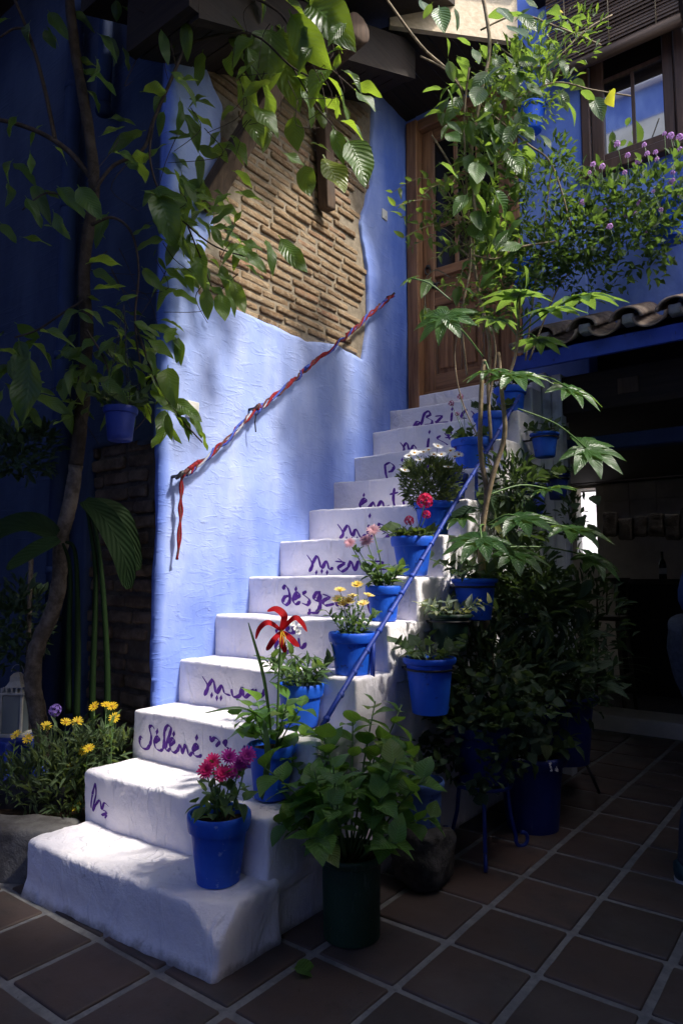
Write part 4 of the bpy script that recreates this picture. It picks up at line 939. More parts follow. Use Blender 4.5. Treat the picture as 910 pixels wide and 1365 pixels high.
# 6 red geranium
c = clamp_step(pot_at(550, 771, 6, .1, .18), 6, .1)
t = thing('potted_geranium', 'blue pot of crimson geraniums with dark rounded leaves', 'potted plant', c, GS); pot(t, c, .101, .180, 'cobalt_pot', .26, .64); s = c + ZV * .155; D0 = (c - CAM).dot(FW)
cr = ball_me('petal_crimson', 24); paths = []
for x, y, r in ((566, 668, .040), (545, 694, .025), (568, 686, .022)):
    q = at(x, y, D0 + rnd(-.04, .02)); paths.append([s, s.lerp(q, .5) + rdir() * .012, q]); bloom(t, cr, q, ZV + TOCAM * .5, r)
sp = spray(s, 10, .11, 1.0, .5, .05); stems_mesh(sp + paths, .003, 'stem', 'stem_green', t); leafy(t, GE, sp, .058, 6, .2, .8, .4, 1.0)
# 7 white daisies
c = clamp_step(pot_at(578, 717, 7, .1, .18), 7, .1)
t = thing('potted_marguerite', 'blue pot with a dense mound of white daisies', 'potted plant', c, GS); pot(t, c, .099, .170, 'cobalt_pot', .22, .68); s = c + ZV * .15; D0 = (c - CAM).dot(FW)
P = at(573, 645, D0 + .02); mini(t, P, (.15, .15, .115), 1500, .040, 'daisy_leaf', 'foliage', .22, .25, .7); paths = []
for x, y in ((545, 611), (552, 607), (564, 606), (578, 609), (571, 603), (588, 609), (597, 626), (611, 609), (606, 612), (583, 598), (539, 630), (559, 616), (600, 604)):
    q = at(x, y - 3, D0 + rnd(-.17, -.06)); paths.append([P + rdir() * .05, q]); bloom(t, wh, q, ZV * 1.3 + TOCAM * .8 + rdir() * .4, .026)
stems_mesh(paths, .0018, 'stem', 'stem_green', t)
# 8-11 pots higher up
c = clamp_step(pot_at(603, 668, 8, .08, .15), 8, .08)
t = thing('potted_fern', 'small dark blue pot half hidden behind the white daisies', 'potted plant', c, GS); pot(t, c, .085, .15, 'navy_pot', .24, .7); s = c + ZV * .13; sp = spray(s, 7, .08, .8, .5, .03); stems_mesh(sp, .0025, 'stem', 'stem_green', t); leafy(t, SH, sp, .05, 5)
c = clamp_step(pot_at(628, 630, 9, .11, .18), 9, .11)
t = thing('potted_scabious', 'blue pot of wine-coloured scabious on thin stalks', 'potted plant', c, GS); pot(t, c, .112, .175, 'cobalt_pot', .24, .72); s = c + ZV * .15; D0 = (c - CAM).dot(FW)
wi = ball_me('petal_wine', 18); paths = []
for x, y, r in ((601, 538, .018), (613, 529, .019), (609, 552, .014), (617, 596, .018), (606, 598, .012)):
    q = at(x, y, D0 + rnd(-.06, .0)); b = s + Vector((rnd(-.04, .0), rnd(-.05, .03), 0)); paths.append([b, b.lerp(q, .5) + rdir() * .012, q]); bloom(t, wi, q, ZV + TOCAM * .4, r)
sp = spray(s, 9, .12, .8, .5, .05); stems_mesh(sp + paths, .0022, 'stem', 'stem_green', t); leafy(t, SR, sp, .05, 6, .2, .8, .4)
c = clamp_step(pot_at(655, 592, 10, .1, .16), 10, .1)
t = thing('potted_begonia', 'blue pot of small round leaves next above the scabious pot', 'potted plant', c, GS); pot(t, c, .105, .165, 'cobalt_pot', .24, .72); s = c + ZV * .14; sp = spray(s, 10, .13, .8, .4, .05); stems_mesh(sp, .0025, 'stem', 'stem_green', t); leafy(t, SR, sp, .05, 6, .2, .8, .4)
c = clamp_step(pot_at(680, 552, 11, .1, .16), 11, .1)
t = thing('potted_ivy', 'topmost blue pot on the stairs, behind the slender tree stems', 'potted plant', c, GS); pot(t, c, .100, .165, 'cobalt_pot', .24, .72); s = c + ZV * .14; sp = spray(s, 8, .12, .9, .5, .05); stems_mesh(sp, .0025, 'stem', 'stem_green', t); leafy(t, SH, sp, .055, 5, .2, .8, .4)

# ---- blue iron handrail
hr = thing('handrail', 'thin blue iron handrail with knobbed collars along the stair edge', 'handrail', (1.03, .5, .9))
RX = 1.045; A = on(425, 975, 'x', RX); B = on(692, 528, 'x', RX); dr_ = (B - A)
MB().tube([A.lerp(B, i / 14) + Vector((0, 0, .004 * math.sin(i))) for i in range(15)], .0095, 8).build('rail', 'blue_iron', hr)
for i in range(22): 
    p = A.lerp(B, (i + .5) / 22); dn = dr_.normalized(); MB().tube([p - dn * .009, p - dn * .005, p + dn * .005, p + dn * .009], [.010, .0128, .0128, .010], 8).build('collar', 'blue_iron', hr)
for px, py, k in ((495, 862, 4), (633, 640, 8)):
    p = on(px, py, 'x', RX - .02); f_ = (p.y - A.y) / dr_.y; q = A.lerp(B, f_); MB().tube([(RX - .012, q.y, q.z), (RX - .016, q.y, TOP[k] - .02)], .0095, 8).build('post', 'blue_iron', hr)

# ================================================================== pots hung on the side of the stairs
GH = 'pots hung on the side of the stairs'
def hung(name, label, px, py, x, r, h, mat, plant, n=8, L=.15, size=.05, pool=None, lean=.9, per=5):
    p = on(px, py, 'x', x); c = Vector((p.x, p.y, p.z - h)); t = thing(name, label, 'potted plant', c, GH); pot(t, c, r, h, mat, .12, .66)
    MB().tube([(c.x + r * .93 * math.cos(a), c.y + r * .93 * math.sin(a), c.z + h * .80) for a in [i * .3927 for i in range(17)]], .005, 6, cap=False).build('bracket_ring', 'black_iron', t)
    MB().box((1.03, c.y - .012, c.z + h * .76), (c.x - r * .9, c.y + .012, c.z + h * .80)).build('bracket_arm', 'black_iron', t, smooth=False)
    s = c + ZV * (h - .02); sp = spray(s, n, L, lean, .6, r * .5); stems_mesh(sp, .0026, 'stem', 'stem_green', t); leafy(t, pool or SH, sp, size, per, .15, .9, .25)
    return t
hung('hanging_planter', 'large blue wall pot of shade leaves right below the green pot', 572, 876, 1.165, .110, .225, 'cobalt_pot', 1, 11, .15, .052, SR, .8, 6)
hung('hanging_planter', 'dark green wall pot of pale variegated leaves', 600, 818, 1.155, .095, .16, 'green_plastic', 1, 10, .15, .06, VG, 1.0, 6)
hung('hanging_planter', 'blue wall pot just above the dark green one', 632, 771, 1.165, .108, .19, 'cobalt_pot', 1, 11, .2, .07, SH, .9, 6)
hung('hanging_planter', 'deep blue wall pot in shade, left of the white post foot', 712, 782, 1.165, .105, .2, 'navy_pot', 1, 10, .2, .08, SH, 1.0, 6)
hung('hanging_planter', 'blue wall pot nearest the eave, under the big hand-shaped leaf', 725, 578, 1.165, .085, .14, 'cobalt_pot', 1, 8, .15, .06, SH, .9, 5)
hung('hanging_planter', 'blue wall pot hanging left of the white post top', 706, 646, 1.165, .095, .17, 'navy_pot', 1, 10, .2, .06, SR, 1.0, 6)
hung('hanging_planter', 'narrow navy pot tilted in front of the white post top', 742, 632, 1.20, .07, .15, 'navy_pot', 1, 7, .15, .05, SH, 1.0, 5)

# ================================================================== floor in front of the stair side
# green pot with hydrangea
c = on(465, 1248, 'z', 0); c.z = .008; c.x = 1.21
t = thing('potted_hydrangea', 'big leafy hydrangea in a dark green pot beside the bottom steps', 'potted plant', c); pot(t, c, .112, .265, 'green_plastic', .1, .82)
s = c + ZV * .25; sp = spray(s, 9, .36, .35, .2, .07) + spray(s, 7, .26, .9, .6, .07)
for x, y, D in ((470, 960, 2.45), (500, 935, 2.55), (535, 940, 2.6), (430, 980, 2.35), (550, 985, 2.5), (520, 1000, 2.35), (410, 1060, 2.2), (470, 1050, 2.2), (560, 1030, 2.45), (395, 1080, 2.2), (505, 1075, 2.2)): sp.append(cat_rom([s, s.lerp(at(x, y, D), .5) + ZV * .04, at(x, y, D)], 3))
sp += spray(s, 8, .42, .55, .5, .07); stems_mesh(sp, .0038, 'stem', 'stem_green', t); leafy(t, HY, sp, .088, 8, .42, .95, .25, 1.1)
# rock and the small faded pot on it
p = on(560, 1190, 'z', 0); rk = thing('rock', 'rough dark boulder carrying the small faded pot', 'rock', (p.x, p.y, 0))
bm = bmesh.new(); bmesh.ops.create_icosphere(bm, subdivisions=4, radius=1)
for v in bm.verts:
    q = v.co.copy(); m_ = max(abs(q.x), abs(q.y), abs(q.z)); q = q.lerp(q / m_ * .8, .45); h = 1 + .16 * noise.noise(q * 1.7) + .07 * noise.noise(q * 5) + .03 * noise.noise(q * 13); v.co = Vector((q.x * .122 * h, q.y * .118 * h, max(-.115, q.z * .125 * h) + .115)) + Vector((p.x - .02, p.y + .06, 0))
bm_obj('boulder', bm, 'rock', rk)
c = Vector((p.x - .025, p.y + .07, .222)); t = thing('potted_seedling', 'faded greyish blue pot standing on the dark boulder', 'potted plant', c); pot(t, c, .083, .165, 'faded_blue_pot', .22, .76)
s = c + ZV * .15; sp = spray(s, 3, .12, .5, .4, .03); stems_mesh(sp, .002, 'stem', 'stem_green', t); leafy(t, SH, sp, .06, 3)
# planter on an iron stand with round-leaved plant
c = on(672, 1150, 'z', 0); c = Vector((1.255, .62, .30)); t = thing('potted_saxifrage', 'wide navy pot of rounded leaves and tiny white flowers on an iron stand', 'potted plant', (c.x, c.y, 0)); pot(t, c, .135, .24, 'navy_pot', .2, .74)
s = c + ZV * .22; sp = spray(s, 26, .26, 1.0, .9, .09, nseg=6) + spray(s, 10, .28, .5, .4, .06); stems_mesh(sp, .0028, 'stem', 'stem_green', t); leafy(t, SR, sp, .052, 9, .15, .8, .35, 1.05)
mini(t, c + Vector((.02, -.10, .20)), (.24, .22, .20), 420, .050, 'shade_leaf', 'foliage', .85, .3, .2, floor=.16, clip=lambda p: p.x > 1.05); mini(t, c + Vector((.05, .05, .34)), (.24, .24, .16), 300, .052, 'shade_leaf', 'foliage', .85, .3, .2, clip=lambda p: p.x > 1.05)
tiny = flower_me('petal_white', 5, 1, .2, .3, 0)
for x, y in ((612, 925), (620, 922), (628, 930), (606, 930), (672, 898), (678, 902), (668, 890), (726, 945), (733, 950), (683, 966), (688, 1013), (695, 1010), (730, 1020), (738, 1026), (722, 1024)):
    q = at(x, y, 3.05 + rnd(-.12, .1))
    for k in range(4): bloom(t, tiny, q + rdir() * .014, TOCAM + ZV + rdir(), .0065)
isd = thing('plant_stand', 'blue iron plant stand leg with curled foot under the navy pot', 'plant stand', (c.x, c.y, 0))
MB().tube([(c.x + .12 * math.cos(a), c.y + .12 * math.sin(a), .292) for a in [i * .3927 for i in range(17)]], .008, 6, cap=False).build('ring', 'dark_blue_iron', isd)
for a in (-1.1, 1.0, 3.1):
    d = Vector((math.cos(a), math.sin(a), 0)); b = Vector((c.x, c.y, 0)); P = [b + d * .115 + ZV * .292, b + d * .13 + ZV * .15, b + d * .155 + ZV * .06]
    P += [b + d * (.185 + .030 * math.cos(q)) + ZV * (.037 + .030 * math.sin(q)) for q in [math.pi * .9 + i * .52 for i in range(11)]]
    MB().tube(P, .0085, 7).build('leg', 'dark_blue_iron', isd)
# two big blue tubs further back
for (x, y, r, h, lab, z0) in ((1.30, 1.03, .165, .34, 'big dark blue tub on the floor behind the iron stand', .004), (1.23, 1.62, .20, .36, 'largest dark blue tub on a low stand by the porch, with grassy leaves', .17)):
    c = Vector((x, y, z0)); t = thing('planter_tub', lab, 'planter', (x, y, 0)); pot(t, c, r, h, 'navy_pot', .14, .72)
    s = c + ZV * (h - .03)
    if z0 > .1:
        for a in (.4, 2.5, 4.6): MB().tube([(x + .12 * math.cos(a), y + .12 * math.sin(a), z0 + .01), (x + .19 * math.cos(a), y + .19 * math.sin(a), .015)], .008, 6).build('stand_leg', 'black_iron', t)
        for k in range(60):
            a = rnd(0, 6.28); L = rnd(.3, .55); d = Vector((math.cos(a) * rnd(.2, .7), math.sin(a) * rnd(.2, .7), 1)); P = arc(s + Vector((math.cos(a), math.sin(a), 0)) * .08, d, L, 1.5, 5, .02); ribbon(t, P, .006, 'blade_leaf', 'blade', ZV + rdir() * .3)
    else:
        sp = spray(s, 12, .22, .9, .7, .09); stems_mesh(sp, .003, 'stem', 'stem_green', t); leafy(t, SH, sp, .075, 7)
fl = thing('fallen_leaf', 'single green leaf lying on the floor tiles near the stairs', 'leaf', on(408, 1292, 'z', .012))
leaf(fl, HY[1], on(392, 1291, 'z', .016), on(428, 1289, 'z', .020), ZV, 1.3, 'blade')
# ================================================================== rope handrail and fittings on the plaster wall
rp = thing('rope_handrail', 'twisted red, blue and white rope handrail strung up the blue wall', 'rope', on(240, 633, 'x', .06))
RPX = [(242, 634), (262, 622), (300, 588), (342, 546), (350, 541), (390, 508), (410, 490), (450, 458), (470, 440), (500, 413), (524, 393)]
base_path = cat_rom([on(x, y, 'x', .060 + .006 * math.sin(i)) - Vector((0, 0, .0)) for i, (x, y) in enumerate(RPX)], 9)
def strand(ph, off, rad, mat, turns=15, a=0, b=1):
    n = len(base_path); P = []
    for i in range(int(a * n), int(b * n)):
        p = base_path[i]; tg = (base_path[min(i + 1, n - 1)] - base_path[max(i - 1, 0)]).normalized(); s_ = tg.cross(Vector((1, 0, 0))).normalized(); u_ = Vector((1, 0, 0)); q = 2 * math.pi * turns * i / n + ph + .8 * math.sin(i * .31 + ph)
        P.append(p + (s_ * math.cos(q) + u_ * math.sin(q)) * off * (1 + .35 * math.sin(i * .43 + ph * 3)))
    MB().tube(P, rad, 7).build('strand', mat, rp)
strand(0, .0095, .0068, 'rope_red'); strand(2.1, .0100, .0062, 'rope_blue', 13); strand(4.2, .0088, .0055, 'rope_white', 11, .05, .45); strand(3.4, .0105, .0058, 'rope_red', 16, .3, 1); strand(5.2, .010, .005, 'rope_brown', 14)
def knot(px, py, r, mat, n=3, x=.06, stretch=(1, 1)):
    c = on(px, py, 'x', x); mb = MB(); P = []
    for i in range(n * 12 + 1):
        q = 2 * math.pi * i / 12; P.append(c + Vector((math.cos(q) * r * .8, math.sin(q) * r * .5 + (i / (n * 12) - .5) * r * 2.2 * stretch[0], math.sin(q + .5) * r * .8 + (i / (n * 12) - .5) * r * 1.6 * stretch[1])))
    mb.tube(P, r * .32, 7).build('knot', mat, rp)
knot(254, 624, .022, 'rope_red', 4); knot(247, 629, .02, 'rope_brown', 3); knot(259, 620, .02, 'rope_red', 3); knot(342, 543, .02, 'rope_brown', 4, stretch=(.4, .4)); knot(344, 549, .017, 'rope_blue', 3, stretch=(.2, .8)); knot(408, 490, .016, 'rope_blue', 4); knot(470, 441, .014, 'rope_blue', 4); knot(512, 402, .016, 'rope_blue', 4); knot(240, 633, .02, 'black_iron', 3, stretch=(.3, .2))
for dx, m_ in ((0, 'rope_red'), (2.5, 'rope_red'), (1, 'rope_brown')):
    P = cat_rom([on(242 + dx * .5, 636, 'x', .055), on(240 + dx, 665, 'x', .045), on(239 + dx, 700, 'x', .04), on(236 + dx * .4, 746, 'x', .04)], 8); MB().tube([p + Vector((.003 * math.sin(i * .9 + dx), .004 * math.cos(i * .9 + dx), 0)) for i, p in enumerate(P)], .0055, 6).build('rope_tail', m_, rp)
MB().tube(cat_rom([on(342, 550, 'x', .065), on(340, 562, 'x', .06), on(341, 576, 'x', .055)], 4), .0035, 6).build('rope_tail', 'black_iron', rp)
for px, py in ((240, 633), (342, 543), (524, 393)):
    p = on(px, py, 'x', .06); MB().tube([(-.02, p.y, p.z - .005), (.05, p.y, p.z - .003), (.072, p.y, p.z + .012)], .008, 8).build('hook', 'black_iron', rp)
for px, py, hw, hh, lab in ((513, 286, .032, .036, 'small cream switch plate on the wall by the door'), (258, 546, .036, .042, 'small cream box on the blue wall behind the leaves')):
    p = on(px, py, 'x', .012); t = thing('switch_plate', lab, 'switch', p); bbox('plate', (-.01, p.y - hw, p.z - hh), (.014, p.y + hw, p.z + hh), 'cream_plastic', t, .004, 2); bbox('rocker', (.014, p.y - hw * .45, p.z - hh * .5), (.019, p.y + hw * .45, p.z + hh * .5), 'cream_plastic', t, .002)

# ---- drainpipes on the dark left wall
GP = 'blue drainpipes on the left wall'
for px, ztop, zbot, r, lab in ((92, 5.0, .3, .045, 'long blue drainpipe running down the left wall'), (140, 5.0, on(138, 152, 'y', -.2).z, .038, 'short blue drainpipe ending high on the left wall')):
    x = on(px, 300 if zbot < 1 else 90, 'y', -.2).x; t = thing('drainpipe', lab, 'pipe', (x, -.2, zbot), GP)
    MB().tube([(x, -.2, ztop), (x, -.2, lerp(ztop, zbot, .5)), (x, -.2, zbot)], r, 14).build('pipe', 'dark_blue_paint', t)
    for z in ([zbot + .03, zbot + .8] if zbot > 1 else [1.2, 2.35, 3.2, 3.9]):
        MB().tube([(x, -.2, z - .02), (x, -.2, z + .02)], r * 1.12, 14).build('collar', 'dark_blue_paint', t); MB().box((x - .01, -.17, z - .01), (x + .01, -.12, z + .01)).build('clamp', 'dark_blue_paint', t, smooth=False)

# ================================================================== raised bed at the left of the steps
rb = thing('raised_bed', 'low whitewashed planting bed wall left of the bottom step', 'planter', (-.3, -.6, 0))
a, b = Vector((.075, -.56, 0)), Vector((-1.0, -1.20, 0)); d = (b - a).normalized(); nn = Vector((-d.y, d.x, 0))
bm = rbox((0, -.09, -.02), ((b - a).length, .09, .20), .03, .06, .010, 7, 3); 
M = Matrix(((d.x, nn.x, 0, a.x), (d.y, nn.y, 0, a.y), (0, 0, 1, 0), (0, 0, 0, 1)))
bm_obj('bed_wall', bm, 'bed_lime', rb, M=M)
PS = [(.0, -.52), (-.95, -1.10), (-1.9, -1.65), (-1.9, -.14), (.0, -.14)]
MB().add([(x, y, z) for z in (0, .165) for x, y in PS], [(4, 3, 2, 1, 0), (5, 6, 7, 8, 9)] + [(i, (i + 1) % 5, 5 + (i + 1) % 5, 5 + i) for i in range(5)]).build('bed_soil', 'soil', rb, smooth=False)
ngp = thing('black_planter', 'black plastic plant trough among the yellow daisies', 'planter', (-.15, -.55, .155))
c = at(52, 1062, 3.02)
M = Matrix.Translation((c.x, c.y, .155)) @ Matrix.Rotation(RAD(32), 4, 'Z')
bm_obj('trough', rbox((-.16, -.07, 0), (.16, .07, .115), .012, .06), 'black_iron', ngp, M=M)

DY = leaf_pool('daisy_leaf', 3, w=.14, curl=.4); GL = leaf_pool('pot_leaf', 3, w=.15, curl=.4)
yb = thing('daisy_bush', 'bushy plant of bright yellow daisies beside the second step', 'plant', (-.12, -.5, .155))
for x, y, rx, n in ((110, 1055, .19, 480), (60, 1040, .17, 320), (95, 1005, .18, 300), (140, 995, .11, 150), (20, 1040, .13, 160)): mini(yb, at(x, y, 3.0), (rx, rx, rx * .72), n, .064, 'daisy_leaf', 'foliage', .18, .1, .7, floor=.16, clip=lambda p: not (p.x > .02 and p.y > -.5) and p.x < .05)
paths = []
for x, y in ((126, 942), (142, 940), (153, 957), (88, 963), (104, 962), (62, 968), (119, 998), (112, 1001), (89, 1022), (103, 1076), (22, 980), (150, 942), (38, 985)):
    q = at(x, y, 2.95 + rnd(-.1, .1)); b = Vector((q.x, q.y, .25)) + Vector((rnd(-.03, .03), rnd(-.03, .03), 0)); paths.append([b, b.lerp(q, .6) + rdir() * .012, q]); bloom(yb, yd, q, ZV + TOCAM * rnd(.2, 1.2) + rdir() * .4, .026)
stems_mesh(paths, .0022, 'stem', 'stem_green', yb); leafy(yb, GL, paths, .055, 7, .1, .9, .3, 1.1)
sb_ = thing('violet_scabious', 'single violet flower head above the yellow daisies', 'plant', at(74, 1010, 3.05)); q = at(74, 947, 3.05); bloom(sb_, ball_me('petal_violet', 22), q, ZV + TOCAM * .4, .030); stems_mesh([[Vector((q.x, q.y, .2)), q]], .0022, 'stem', 'stem_green', sb_)

# ---- white lantern and dark blue box at far left
p = at(20, 980, 3.35); LB = Vector((p.x, p.y, p.z))
bx_ = thing('blue_box', 'dark blue painted plinth under the white lantern', 'plinth', (p.x, p.y, .15)); bm_obj('box', rbox((p.x - .16, p.y - .11, .12), (p.x + .13, p.y + .12, p.z), .012, .08, .002), 'dark_blue_iron', bx_)
ln = thing('lantern', 'small white metal lantern with glass sides', 'lantern', LB); M = Matrix.Translation((p.x, p.y, p.z + .001)) @ Matrix.Rotation(RAD(38), 4, 'Z')
def lb(name, a, b, mat, bev=.002): o = MB().box(a, b).build(name, mat, ln, smooth=False, M=M); bevel_mesh(o.data, bev)
lb('base', (-.062, -.062, 0), (.062, .062, .016), 'lantern_white'); lb('top_plate', (-.062, -.062, .20), (.062, .062, .212), 'lantern_white')
for i in (-1, 1):
    for j in (-1, 1): lb('corner_post', (i * .050 - .006, j * .050 - .006, .016), (i * .050 + .006, j * .050 + .006, .20), 'lantern_white')
    lb('glass', (i * .049 - .001, -.044, .018), (i * .049 + .001, .044, .198), 'lantern_glass', .0003); lb('glass', (-.044, i * .049 - .001, .018), (.044, i * .049 + .001, .198), 'lantern_glass', .0003)
for k in range(5):
    u = -.048 + k * .024
    lb('gallery_post', (u - .004, -.056, .212), (u + .004, -.050, .234), 'lantern_white', .001); lb('gallery_post', (-.056, u - .004, .212), (-.050, u + .004, .234), 'lantern_white', .001)
o = MB().lathe([(.060, .234), (.050, .242), (.036, .262), (.034, .285), (.018, .300), (0, .304)], (0, 0, 0), 4).build('roof_cap', 'lantern_white', ln, smooth=False, M=M @ Matrix.Rotation(RAD(45), 4, 'Z'))
MB().tube([(.03 * math.cos(q), 0, .305 + .035 * math.sin(q)) for q in [i * .314 for i in range(11)]], .002, 5).build('handle', 'lantern_white', ln, M=M)
# ================================================================== tree at the left
tr = thing('loquat_tree', 'slender tree with big drooping leaves at the left of the wall', 'tree', at(58, 1000, 3.25))
TD = 3.2
def tp(l, D=TD): return cat_rom([at(x, y, D + (q[0] if q else 0)) for x, y, *q in l], 7)
P = tp([(62, 1010), (52, 960), (44, 910), (50, 862), (70, 815), (80, 770), (82, 720), (95, 665), (104, 600), (112, 520), (116, 440), (112, 380), (116, 320), (126, 250), (118, 170), (104, 90), (96, 30), (90, -40)])
K = len(P) * 45 // 100; RR = [lerp(.040, .022, i / (len(P) - 1)) * (1 + .12 * noise.noise(Vector((i * .35, 0, 0)))) for i in range(len(P))]
MB().tube(P[:K + 1], RR[:K + 1], 12, jit=.09).build('trunk', 'bark', tr); MB().tube(P[K:], RR[K:], 12, jit=.06).build('upper_trunk', 'dark_bark', tr)
def branch(l, r0, r1, D=TD, mat='dark_bark'):
    P = tp(l, D); MB().tube(P, [lerp(r0, r1, i / (len(P) - 1)) for i in range(len(P))], 7).build('branch', mat, tr)
branch([(120, 235), (90, 200), (50, 175), (0, 160), (-30, 165)], .014, .008); branch([(74, 188), (60, 120), (42, 55), (20, 0)], .011, .007); branch([(40, 40), (20, 38), (0, 50)], .007, .004)
branch([(126, 255), (150, 222), (190, 200), (205, 160), (235, 90), (262, 20), (270, -20)], .009, .007, 3.15); branch([(235, 90), (220, 40), (180, 10)], .004, .003, 3.15); branch([(245, 60), (300, 45), (345, 50), (390, 90), (430, 110)], .006, .004, 3.2); branch([(262, 20), (320, -5), (370, 15), (400, 55), (470, 118)], .007, .004, 3.2); branch([(390, 90), (420, 140), (445, 170), (455, 190)], .004, .003, 3.25)
branch([(205, 160), (200, 210), (215, 260), (250, 300), (290, 330), (340, 345)], .006, .003, 3.1); branch([(250, 300), (270, 350), (285, 390)], .004, .003, 3.1); branch([(122, 300), (150, 290), (175, 310), (185, 360), (180, 430), (190, 500)], .007, .004, 3.05); branch([(180, 430), (205, 500), (235, 550), (270, 590)], .005, .003, 3.0); branch([(112, 400), (80, 420), (50, 440), (20, 450)], .006, .004, 3.15); branch([(116, 440), (140, 480), (150, 520)], .005, .003, 3.05); branch([(120, 270), (90, 262), (60, 258), (30, 280)], .006, .003, 3.2)
tw = []
for _ in range(46):
    x, y = random.choice(((rnd(150, 320), rnd(60, 380)), (rnd(300, 450), rnd(0, 170)), (rnd(90, 230), rnd(330, 540)))); tw.append(cat_rom([at(x, y, rnd(3.0, 3.3)), at(x + rnd(-25, 25), y + rnd(10, 40), 3.15), at(x + rnd(-50, 50), y + rnd(30, 80), rnd(3.0, 3.25))], 4))
stems_mesh(tw, .0022, 'twig', 'dark_bark', tr, 5)
TL = leaf_pool('tree_leaf', 7, w=.205, curl=.32, fold=.34, base=.86, seg=9, tip=.85, wav=.07)
LIT = """395,102,436,107 400,114,425,157 435,102,476,134 474,112,511,121 473,120,504,143 453,161,492,173 444,172,456,211 464,188,499,241 433,211,454,259 337,138,375,176 349,109,374,171 412,3,459,40 388,20,418,89 374,45,377,122 413,110,440,145 324,99,326,155 377,204,405,224 405,221,412,257 354,168,359,201 412,191,440,191 392,155,388,198 425,145,430,168 448,129,451,158 331,150,342,185 380,0,420,30 318,40,312,90 340,50,330,105 362,40,352,95 300,20,318,60"""
LFT = """191,122,227,122 153,204,183,206 166,216,191,226 227,96,267,127 237,106,264,109 252,132,288,140 244,152,270,188 259,153,287,165 264,194,292,214 135,181,168,170 148,158,181,162 211,257,227,310 204,284,218,310 96,15,124,27 66,16,86,46 155,0,158,30 36,264,56,297 2,298,20,321 59,254,79,265 79,250,104,274 20,218,43,231 72,283,86,320 10,244,20,270 40,30,30,60 60,40,70,62 215,40,225,85 175,25,200,60 165,10,190,20 210,15,235,40 250,30,245,70 270,70,262,110 185,215,200,240 232,225,244,262 240,235,262,250 255,262,285,270 210,225,236,230"""
MID = """191,358,211,386 211,343,221,360 119,350,162,336 125,386,168,383 105,416,122,432 135,409,176,422 143,430,165,434 155,439,175,460 178,429,214,444 198,452,231,473 23,432,53,455 53,442,96,442 43,458,79,478 40,478,38,562 0,468,33,465 82,468,115,478 171,465,191,465 198,498,224,531 214,544,257,547 224,551,224,587 234,554,257,574 254,551,270,577 267,574,279,599 148,531,175,534 145,505,162,482 180,490,200,520 165,520,195,545 120,500,140,525 100,490,85,520 60,510,30,520 70,530,95,545 150,470,170,490 190,440,215,455 160,400,180,392 125,360,150,372 170,540,190,560 120,540,105,560 200,520,225,545"""
BRK = """275,383,275,425 295,391,297,429 263,324,275,360 247,360,259,389 305,373,311,401 311,375,326,415 354,320,370,350 374,318,400,361 330,336,350,358 293,274,316,290 262,290,294,313 280,300,300,330 255,310,248,345 240,290,262,300 300,310,330,318 268,340,262,370 235,320,225,345 285,255,310,262 320,325,332,350"""
for txt, D, dd, wx in ((LIT, 3.25, .16, 1.5), (LFT, 3.12, .18, 1.15), (MID, 3.02, .14, 1.0), (BRK, 3.12, .12, 1.1)):
    for s in txt.split():
        x0, y0, x1, y1 = map(float, s.split(',')); leaf_px(tr, TL, x0, y0, x1, y1, D + rnd(-dd, dd), wx * rnd(.85, 1.2), rnd(.3, 1.1), .10)
for _ in range(220):      # filler leaves behind the ones that catch the eye
    x, y = random.choice(((rnd(0, 240), rnd(20, 330)), (rnd(90, 235), rnd(380, 560)), (rnd(100, 240), rnd(400, 570)), (rnd(290, 460), rnd(-20, 140)), (rnd(215, 330), rnd(120, 390)), (rnd(0, 110), rnd(440, 560)), (rnd(200, 330), rnd(230, 390)))); a = rnd(-.6, 3.6); L = rnd(24, 42); leaf_px(tr, TL, x, y, x + L * math.cos(a), y + L * abs(math.sin(a)), rnd(2.95, 3.4), rnd(.9, 1.2), .7, .1)
ph = thing('hanging_pot', 'small blue pot hanging in front of the dark stone, under the leaves', 'pot', at(160, 590, 3.0)); c = at(160, 588, 3.0); pot(ph, c, .075, .15, 'navy_pot', .2, .7)
mb = MB()
for a in (0, 2.1, 4.2): mb.tube([c + Vector((.07 * math.cos(a), .07 * math.sin(a), .14)), c + Vector((0, 0, .62))], .0018, 5)
mb.build('wire', 'black_iron', ph)['kind'] = 'stuff'
sp = spray(c + ZV * .13, 9, .16, .9, .6, .03); stems_mesh(sp, .0022, 'stem', 'stem_green', ph); leafy(ph, SH, sp, .07, 5)
# banana-like plant in the bed
bn = thing('banana_plant', 'dark broad-leaved plant with upright green stalks left of the stone', 'plant', (-.25, -.42, .15))
for l in ([(122, 1000), (124, 900), (128, 770), (120, 700), (113, 670)], [(142, 985), (143, 890), (136, 770), (126, 700), (116, 672)], [(92, 950), (92, 850), (94, 760), (84, 724)], [(102, 960), (104, 850), (101, 740), (88, 722)]): MB().tube(cat_rom([at(x, y, 3.12) for x, y in l], 6), [lerp(.017, .006, i / (6 * len(l) - 6)) for i in range(6 * len(l) - 5)], 10).build('stalk', 'banana_leaf', bn)
def banana(l, wd, D): ribbon(bn, [at(x, y, D + dz) for x, y, dz in l], wd, 'banana_leaf', 'leaf', ZV + TOCAM, lambda v: math.sin(math.pi * min(1, v * .9 + .08)) ** .55, .35)
banana([(112, 668, 0), (140, 692, -.04), (165, 740, -.1), (172, 785, -.12)], .055, 3.12); banana([(75, 715, 0), (40, 700, -.03), (0, 712, -.06), (-30, 740, -.1)], .07, 3.1); banana([(80, 720, 0), (50, 735, -.05), (10, 760, -.1)], .05, 3.05); banana([(120, 670, .05), (160, 690, .1), (185, 760, .12)], .05, 3.1)
sh = thing('shade_shrub', 'dark shrub in the gloom at the far left edge', 'plant', (-.9, -.6, .15))
